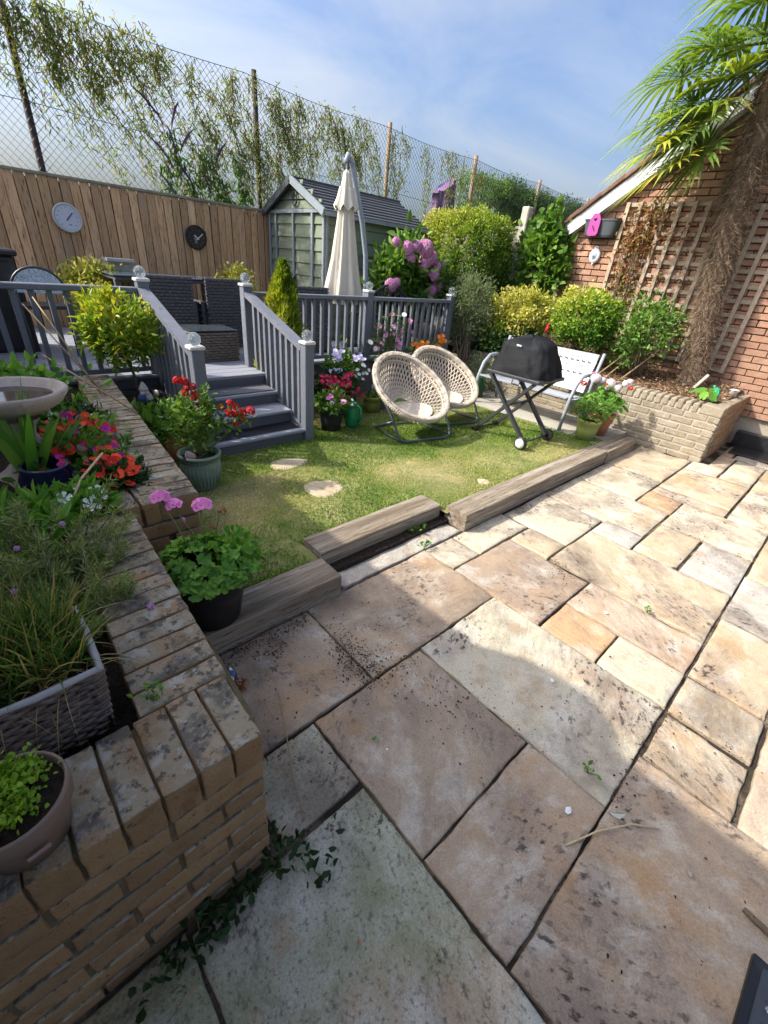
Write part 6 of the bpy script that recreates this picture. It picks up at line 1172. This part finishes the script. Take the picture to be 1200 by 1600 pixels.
for i in range(16): S4.append((q.uniform(6.2, 9.0), 3.6+q.uniform(-.15, .02), q.uniform(.12, .35), q.uniform(-.1, .2), q.uniform(.5, .9)))
for x in (6.45, 6.6, 6.75, 7.3, 7.45, 7.95, 8.1, 8.3, 8.85, 8.95): S4.append((x, 3.5+q.uniform(-.3, .05), q.uniform(.5, 1.3), q.uniform(-.15, .15), q.uniform(.4, .8)))
vine('dense hanging vine draped over the left end of the chain link fence', S1, 250, 1, Lf=.068, Wf=.014); vine('wispy vine on the fence panel left of the dark post above the clock', S2, 200, 2, Lf=.066, Wf=.014); vine('hanging vine on the chain link above the shed roof', S3, 200, 3, Lf=.062, Wf=.013); vine('sparse vine strands on the fence near the purple parasol', S4, 240, 4, Lf=.062, Wf=.013)
bd = vine('buddleia with drooping purple flower spikes growing through the fence', [(2.55+.11*i, 2.55+.25*math.sin(i*1.7), .5, .08*(i % 3), 1.1) for i in range(11)], 110, 5, lf_bud, 'buddleia', .11, .026)
m_bfl = plain('purple_buddleia_flower', (.11,.05,.15), .8)
for x, z, dx in ((2.36, 3.02, .2), (2.72, 3.0, -.08), (2.45, 2.60, .17), (2.62, 2.75, .05), (2.85, 2.78, -.14), (2.73, 2.40, .14), (2.98, 2.42, .10), (2.5, 2.25, .13), (3.28, 2.72, -.12)):
    mb = MB(); mb.tube([(x-dx*.6, 7.06, z+.10), (x, 7.05, z+.03), (x+dx*.7, 7.05, z-.10), (x+dx, 7.05, z-.2)], [.004, .014, .012, .003], 7); mb.build('flower_spike', m_bfl, bd)
# clipped conifer hedge beyond the fence
for k, (x0, x1, zt, lab, yy) in enumerate(((8.95, 10.8, 3.50, 'thin leafy end of the tall hedge beyond the fence', 7.45), (10.2, 14.6, 3.50, 'dense dark conifer hedge beyond the fence, next to the garage roof', 7.5))):
    g = np.random.default_rng(50+k); t = thing('conifer_hedge', lab, 'hedge', ((x0+x1)/2, yy, 0), 'hedges beyond the fence'); n = (7000, 34000)[k]; nc = (200, 700)[k]; X_ = g.uniform(x0, x1, nc); Z_ = 1.9+(zt-1.9+.03*g.normal(size=nc))*g.random(nc)**.45; Y_ = yy+g.normal(0, .22, nc)
    i = g.integers(0, nc, n); P = np.stack([X_[i]+g.normal(0, .10, n), Y_[i]+g.normal(0, .08, n), Z_[i]+g.normal(0, .05, n)], 1); D = rvec(n, g)+[0, -.3, .6]
    stuff(link('foliage', leaf_mesh('foliage', P, D, .055*(.6+.8*g.random(n)), .02, lf_con if k else lf_mid, g.random(n)), None, t)); mb = MB()
    for j in range(5): xx = x0+(x1-x0)*(j+.5)/5; mb.tube([(xx, yy, 0), (xx+.05, yy, 1.6), (xx, yy, zt-.3)], [.06, .05, .015], 6)
    mb.build('trunks', m_barkw, t)
# ------------------------------------------------------------------ things hung on the garage wall
nbx = thing('wall_planter_box', 'grey wall planter with a pink bird-house front under the eaves', 'planter', (6.78, 3.2, 2.16)); m_gbx = plain('slate_grey_plastic', (.075,.085,.10), .4)
mb = MB(); k = 24; V = []
for z, s in ((2.165, .80), (2.19, .88), (2.34, 1.0), (2.352, 1.05), (2.372, 1.05)):
    for j in range(k+1): a = math.pi*j/k; e = .45; V.append((6.84-.14*s*abs(math.sin(a))**e, 3.20+.235*s*math.copysign(abs(math.cos(a))**e, math.cos(a)), z))
mb.add(V, [(i*(k+1)+j, i*(k+1)+j+1, (i+1)*(k+1)+j+1, (i+1)*(k+1)+j) for i in range(4) for j in range(k)] + [tuple(range(k+1)), tuple(4*(k+1)+j for j in range(k, -1, -1))], False); mb.build('box', m_gbx, nbx)
mb = MB(); sh5 = [(-.072, 2.205), (-.05, 2.175), (.05, 2.175), (.072, 2.205), (.072, 2.36), (.035, 2.425), (-.035, 2.425), (-.072, 2.36)]; kk = len(sh5); V = [(x, 3.255+y, z) for x in (6.668, 6.69) for y, z in sh5]
mb.add(V, [tuple(range(kk)), tuple(range(2*kk-1, kk-1, -1))]+[(i, kk+i, kk+(i+1) % kk, (i+1) % kk) for i in range(kk)]); fp = mb.build('bird_house_front', plain('magenta_plastic', (.42,.06,.27), .4, .9), nbx)
mb = MB(); mb.lathe([(1e-4, 0), (.020, 0), (.022, -.003)], n=18); o = mb.build('entrance_hole', m_black, fp, loc=(6.665, 3.255, 2.365), rot=(0, R(-90), 0)); mb = MB(); mb.bar((6.662, 3.27, 2.29), (6.662, 3.235, 2.235), .012, .008, (1, 0, 0)); mb.build('perch', m_black, fp)
wt = thing('hanging_thermometer', 'small white oval hanging ornament on the bare brick left of the trellis', 'ornament', (6.83, 3.2, 1.96)); mb = MB(); mb.lathe([(1e-4, .03), (.05, .03), (.068, .022), (.075, .005), (.075, 0)], n=28, sx=1.25, sy=1); b = mb.build('body', m_white, wt, loc=(6.845, 3.205, 1.955), rot=(0, R(-90), 0)); mb = MB(); mb.lathe([(1e-4, .034), (.038, .034), (.04, .031)], n=24, sx=1.2); mb.build('dial', plain('blue_dial', (.32,.40,.50), .3), b)
mb = MB(); mb.lathe([(1e-4, .0355), (.016, .0355)], c=(-.012, 0, 0), n=14); mb.build('motif', plain('dark_motif', (.12,.09,.18), .5), b); mb = MB(); mb.tube([(.09+.02*math.cos(a), .02*math.sin(a), .012) for a in [2*math.pi*i/14 for i in range(14)]], .007, 6, closed=True); mb.build('hanger', m_white, b); mb = MB(); mb.lathe([(.012, -.002), (.010, .012), (1e-4, .014)], c=(-.10, 0, .01), n=10); mb.build('drop', m_white, b)
rbd = thing('red_bird_stake', 'small red bird ornament on a stake beside the golden shrub', 'ornament', (5.85, 3.1, .57)); m_rb = plain('red_paint', (.55,.03,.03), .4); mb = MB(); mb.tube([(5.85, 3.1, .57), (5.85, 3.1, 1.02)], .005, 6); mb.build('stake', m_metal, rbd); mb = MB(); mb.lathe([(1e-4, 0), (.018, .012), (.026, .04), (.018, .065), (.012, .08), (.017, .095), (.010, .112), (1e-4, .12)], c=(5.85, 3.1, 1.0), n=14); mb.build('body', m_rb, rbd); mb = MB(); mb.bar((5.85, 3.115, 1.03), (5.85, 3.135, .97), .02, .006); mb.bar((5.85, 3.09, 1.10), (5.845, 3.075, 1.098), .007, .007); mb.build('tail', m_rb, rbd)
# ------------------------------------------------------------------ litter on the patio
can_ = thing('solar_light', 'small silver and blue solar light lying by the planter edging board', 'garden light', (.46, 1.33, .03)); mb = MB(); mb.lathe([(1e-4, .115), (.010, .105), (.024, .07), (.033, .03), (.034, .012), (.030, .0), (1e-4, -.002)], n=24); b = mb.build('shell', M('polished_steel', (.55,.56,.58), rough=.18, metal=.9), can_, loc=(.435, 1.27, .036), rot=(R(78), 0, R(-20)))
mb = MB(); mb.lathe([(.0345, .04), (.0265, .066), (.0255, .066)], n=24); mb.build('blue_band', plain('deep_blue_glass', (.02,.04,.16), .1, spec=.6), b); mb = MB(); mb.lathe([(.0, -.004), (.022, -.004), (.026, .0), (.030, -.001)], n=20); mb.build('lens', plain('amber_lens', (.42,.22,.14), .3), b)
dl = thing('withered_flower', 'withered rust brown flower head on the slab beside the solar light', 'dead flower', (.46, 1.2, .01)); n = 80; P = np.stack([.445+rng.normal(0, .018, n), 1.19+rng.normal(0, .018, n), .012+.012*rng.random(n)], 1); link('petals', leaf_mesh('petals', P, rvec(n)*[1, 1, .4], .022, .008, LEAF('rust_petals', [(.20,.06,.02), (.34,.12,.05), (.42,.20,.10)], transl=.1)), None, dl); mb = MB(); mb.tube([(.45, 1.21, .015), (.475, 1.27, .01), (.47, 1.33, .012)], .002, 5); mb.build('stalk', m_straw, dl)
tw = MB(); tw.tube([(.98, .0, .016), (1.1, -.05, .018), (1.22, -.12, .014), (1.28, -.19, .014)], [.0035, .0032, .003, .002], 6); tag(tw.build('twig', m_straw), 'pale straw twig lying across the dark joint at lower right', 'twig')
tw = MB(); tw.tube([(.38, .60, .012), (.43, .75, .014), (.50, .92, .012), (.56, 1.08, .012)], [.002, .0022, .002, .0012], 5); tag(tw.build('twig', m_cane), 'long thin brown stem lying on the slabs beside the planter corner', 'twig')
tw = MB(); tw.tube([(1.245, -.435, .018), (1.235, -.50, .02), (1.225, -.56, .018)], [.008, .010, .008], 7); tag(tw.build('bark_piece', m_barkw), 'dark brown chunk of bark above the drain cover', 'bark')
bt = thing('green_beetle_bead', 'tiny bright green striped bead on the purplish slab', 'bead', (.74, .69, .01)); mb = MB(); mb.lathe([(1e-4, 0), (.006, .002), (.008, .008), (.005, .014), (1e-4, .016)], c=(.735, .665, .009), n=12, sx=1.3); mb.build('shell', plain('bright_green', (.10,.32,.05), .2), bt); mb = MB(); mb.bar((.727, .665, .0255), (.743, .665, .0255), .002, .001); mb.build('stripe', m_straw, bt)
for (x, y, s, lab, mt) in ((1.085, .045, .02, 'crumpled white scrap on the ochre stained slab', m_white), (1.22, -.30, .013, 'small pale pebble near the right edge of the shaded slab', m_conc), (.33, .26, .009, 'tiny orange pebble on the greenish slab', m_terra), (.745, .60, .007, 'tiny white snail shell on the purplish slab', m_white), (1.55, .36, .016, 'white flake near the shadow edge on the pale slab', m_white), (2.23, .40, .02, 'white feather-like scrap on the peach slab', m_white)):
    mb = MB(); V = []
    for i in range(7):
        a = i*.9; V.append((x+s*math.cos(a)*rnd.uniform(.4, 1), y+s*math.sin(a)*rnd.uniform(.3, .8), .012+s*rnd.uniform(.05, .5)))
    V.append((x, y, .010)); mb.add(V, [(7, i, (i+1) % 7) for i in range(7)]+[(0, 2, 4), (4, 6, 0), (2, 3, 4), (0, 1, 2), (4, 5, 6)]); tag(mb.build('scrap', mt), lab, 'scrap')
ll = MB(); ll.add([(1.19, -.05, .016), (1.215, -.075, .022), (1.235, -.095, .018), (1.20, -.085, .015)], [(0,3,2,1)]); tag(ll.build('fallen_leaf', plain('silvery_leaf', (.42,.42,.34), .6)), 'silvery fallen leaf at the joint crossing', 'leaf')
# crumbs of soil and leaf litter along the sleeper and joints
m_deb = LEAF('debris', [(.012,.009,.007), (.03,.02,.014), (.07,.045,.03), (.20,.13,.07)], transl=0, rough=.9)
def debris(n, fn, s0, s1):
    P = np.array([fn() for _ in range(n)]); D = rvec(n)*[1, 1, .35]; return P, D, s0+(s1-s0)*rng.random(n)**2
def lineg(x0, y0, x1, y1, w): 
    def f(): t = rnd.random(); return (x0+(x1-x0)*t+rnd.gauss(0, w), y0+(y1-y0)*t+rnd.gauss(0, w), .008+.006*rnd.random())
    return f
PP, DD, SS = [], [], []
for a in ((200, lineg(.86, .93, .95, 1.15, .05)), (110, lineg(.88, .9, 1.1, .86, .04)), (90, lineg(.62, 1.28, .72, 1.3, .03)), (260, lineg(.40, 1.37, .95, 1.36, .03)), (200, lineg(.93, .90, .93, 1.2, .035)), (160, lineg(.86, 1.0, .95, .9, .05)), (140, lineg(.98, .84, 1.2, .40, .09)), (90, lineg(1.0, .9, 1.25, 1.2, .12)), (70, lineg(1.2, -.06, 1.85, -.05, .03)), (60, lineg(2.2, .60, 2.45, .95, .08)), (110, lineg(2.3, .62, 2.45, .85, .04)), (50, lineg(1.83, -.4, 1.8, .1, .03)), (70, lineg(.45, .7, .55, 1.2, .1)), (90, lineg(1.18, 1.6, 2.2, 1.6, .02)), (120, lineg(.6, -.9, 1.5, .3, .25)), (60, lineg(1.7, .2, 3.2, .6, .4)), (120, lineg(2.4, 1.38, 4.6, 1.37, .03))):
    p, d, s = debris(int(a[0]*1.7), a[1],   .0022, .013); PP.append(p); DD.append(d); SS.append(s)
P, D, S_ = np.concatenate(PP), np.concatenate(DD), np.concatenate(SS); o = stuff(link('soil_crumbs', leaf_mesh('soil_crumbs', P, D, S_, S_*.6, m_deb, rng.random(len(P))**1.6, Nn=rng.normal(0, .4, P.shape)+[0, 0, 1], fold=.4, curl=.3))); tag(o, 'scattered soil crumbs and dead leaf bits on the slabs', 'leaf litter')
# little weeds
def weed(lab, c, n, r_, s, mat=lf_ger, z=.02, cat='weed'):
    t = thing('ground_weed', lab, cat, (c[0], c[1], 0), 'weeds growing from the paving joints'); P = np.stack([c[0]+rng.normal(0, r_[0], n), c[1]+rng.normal(0, r_[1], n), z+.03*rng.random(n)], 1); D = nrm(np.stack([rng.normal(size=n), rng.normal(size=n), .4+.3*rng.random(n)], 1)); stuff(link('foliage', leaf_mesh('foliage', P, D, s*(.6+.7*rng.random(n)), s*.75, mat, rng.random(n)*.7), None, t)); mb = MB()
    for i in range(6): k = rnd.randrange(n); mb.tube([(c[0], c[1], .0), tuple(P[k])], .0015, 4)
    stuff(mb.build('stems', m_stem, t))
weed('dark creeping buttercup weed at the foot of the planter end wall', (.13, .545), 90, (.10, .025), .030, lf_dark); weed('creeping weed runner on the mossy slab below the planter corner', (.33, .47), 26, (.035, .03), .028, lf_dark); weed('small weed at the very corner of the brick planter', (.275, .60), 22, (.02, .03), .024, lf_dark); weed('lone dark weed at the left wall foot', (.02, .53), 40, (.07, .02), .032, lf_dark)
weed('bright seedling in the joint beside the pale slab', (1.28, .06), 7, (.012, .012), .02); weed('tiny weed in the joint of the tan slab', (2.45, .25), 7, (.012, .012), .02); weed('green weed against the set back sleeper', (1.93, 1.60), 14, (.03, .015), .035); weed('grass weed in the joint by the small slab', (1.84, 1.44), 12, (.03, .01), .03); weed('tiny sprig growing from the planter coping joint', (.10, .845), 16, (.012, .012), .016, lf_ger, .60)
# drain cover in the patio
dc = thing('drain_cover', 'dark grey patterned drain cover in a black frame at the lower right corner', 'drain cover', (.93, -.635, 0)); m_dc = plain('dark_grey_cast_plastic', (.048,.054,.062), .5, spec=.4)
rotz = R(-2)
block('frame', (.93, -.635, .008), (.44, .33, .022), m_black, dc, .004, rot=(0, 0, rotz)); block('lid', (.93, -.635, .0145), (.395, .285, .020), m_dc, dc, .003, rot=(0, 0, rotz))
for i in range(7):
    for j in range(5): x, y = .765+.055*i, -.745+.055*j; mb = MB(); mb.tube([(x-.018, y-.010, .0248), (x-.006, y+.008, .0248), (x+.006, y-.008, .0248), (x+.018, y+.010, .0248)], .0028, 5); mb.build('raised_pattern', m_dc, dc)
mb = MB(); mb.lathe([(1e-4, .002), (.010, .003), (.013, 0)], c=(1.04, -.53, .0245), n=14); mb.build('screw', M('screw_steel', (.4,.4,.4), rough=.3, metal=.8), dc)
mt2 = thing('door_mat', 'black mat in deep shade against the garage wall at right', 'mat', (6.6, .35, 0)); block('mat', (6.62, .36, .012), (.45, .66, .02), m_black, mt2, .006); block('step', (6.83, .30, .10), (.10, .9, .20), m_black, mt2, .01)
# ------------------------------------------------------------------ the house behind the photographer, whose eaves shade the near patio
ho = thing('house', 'rendered house wall with low eaves behind the patio, outside the picture', 'house', (-1.6, 1.5, 0)); m_rend = plain('white_render', (.78,.75,.70), .9, .95)
mb = MB(); mb.box((-3.1, 1.35, 1.18), (4.2, 10.4, 2.36)); mb.build('wall', m_rend, ho)
mb = MB(); V = []
for y in (-3.95, 6.65): V += [(-.80, y, 2.36), (-.80, y, 2.45), (-3.1, y, 3.0), (-5.4, y, 2.45), (-5.4, y, 2.36)]
mb.add(V, [(0,1,2,3,4), (9,8,7,6,5)]+[(i, 5+i, 5+(i+1) % 5, (i+1) % 5) for i in range(5)]); mb.build('roof', m_tile, ho)
mb = MB(); mb.lathe([(.36, 0), (.35, .12), (.30, .20), (.2, .255), (1e-4, .27)], c=(-.98, 2.17, 2.46), n=24, sx=.5); mb.build('added_roof_bump', plain('roof_bump_grey', (.4,.42,.44), .3), ho)  # added unseen dome, shaped to cast the bump in the eaves' shadow
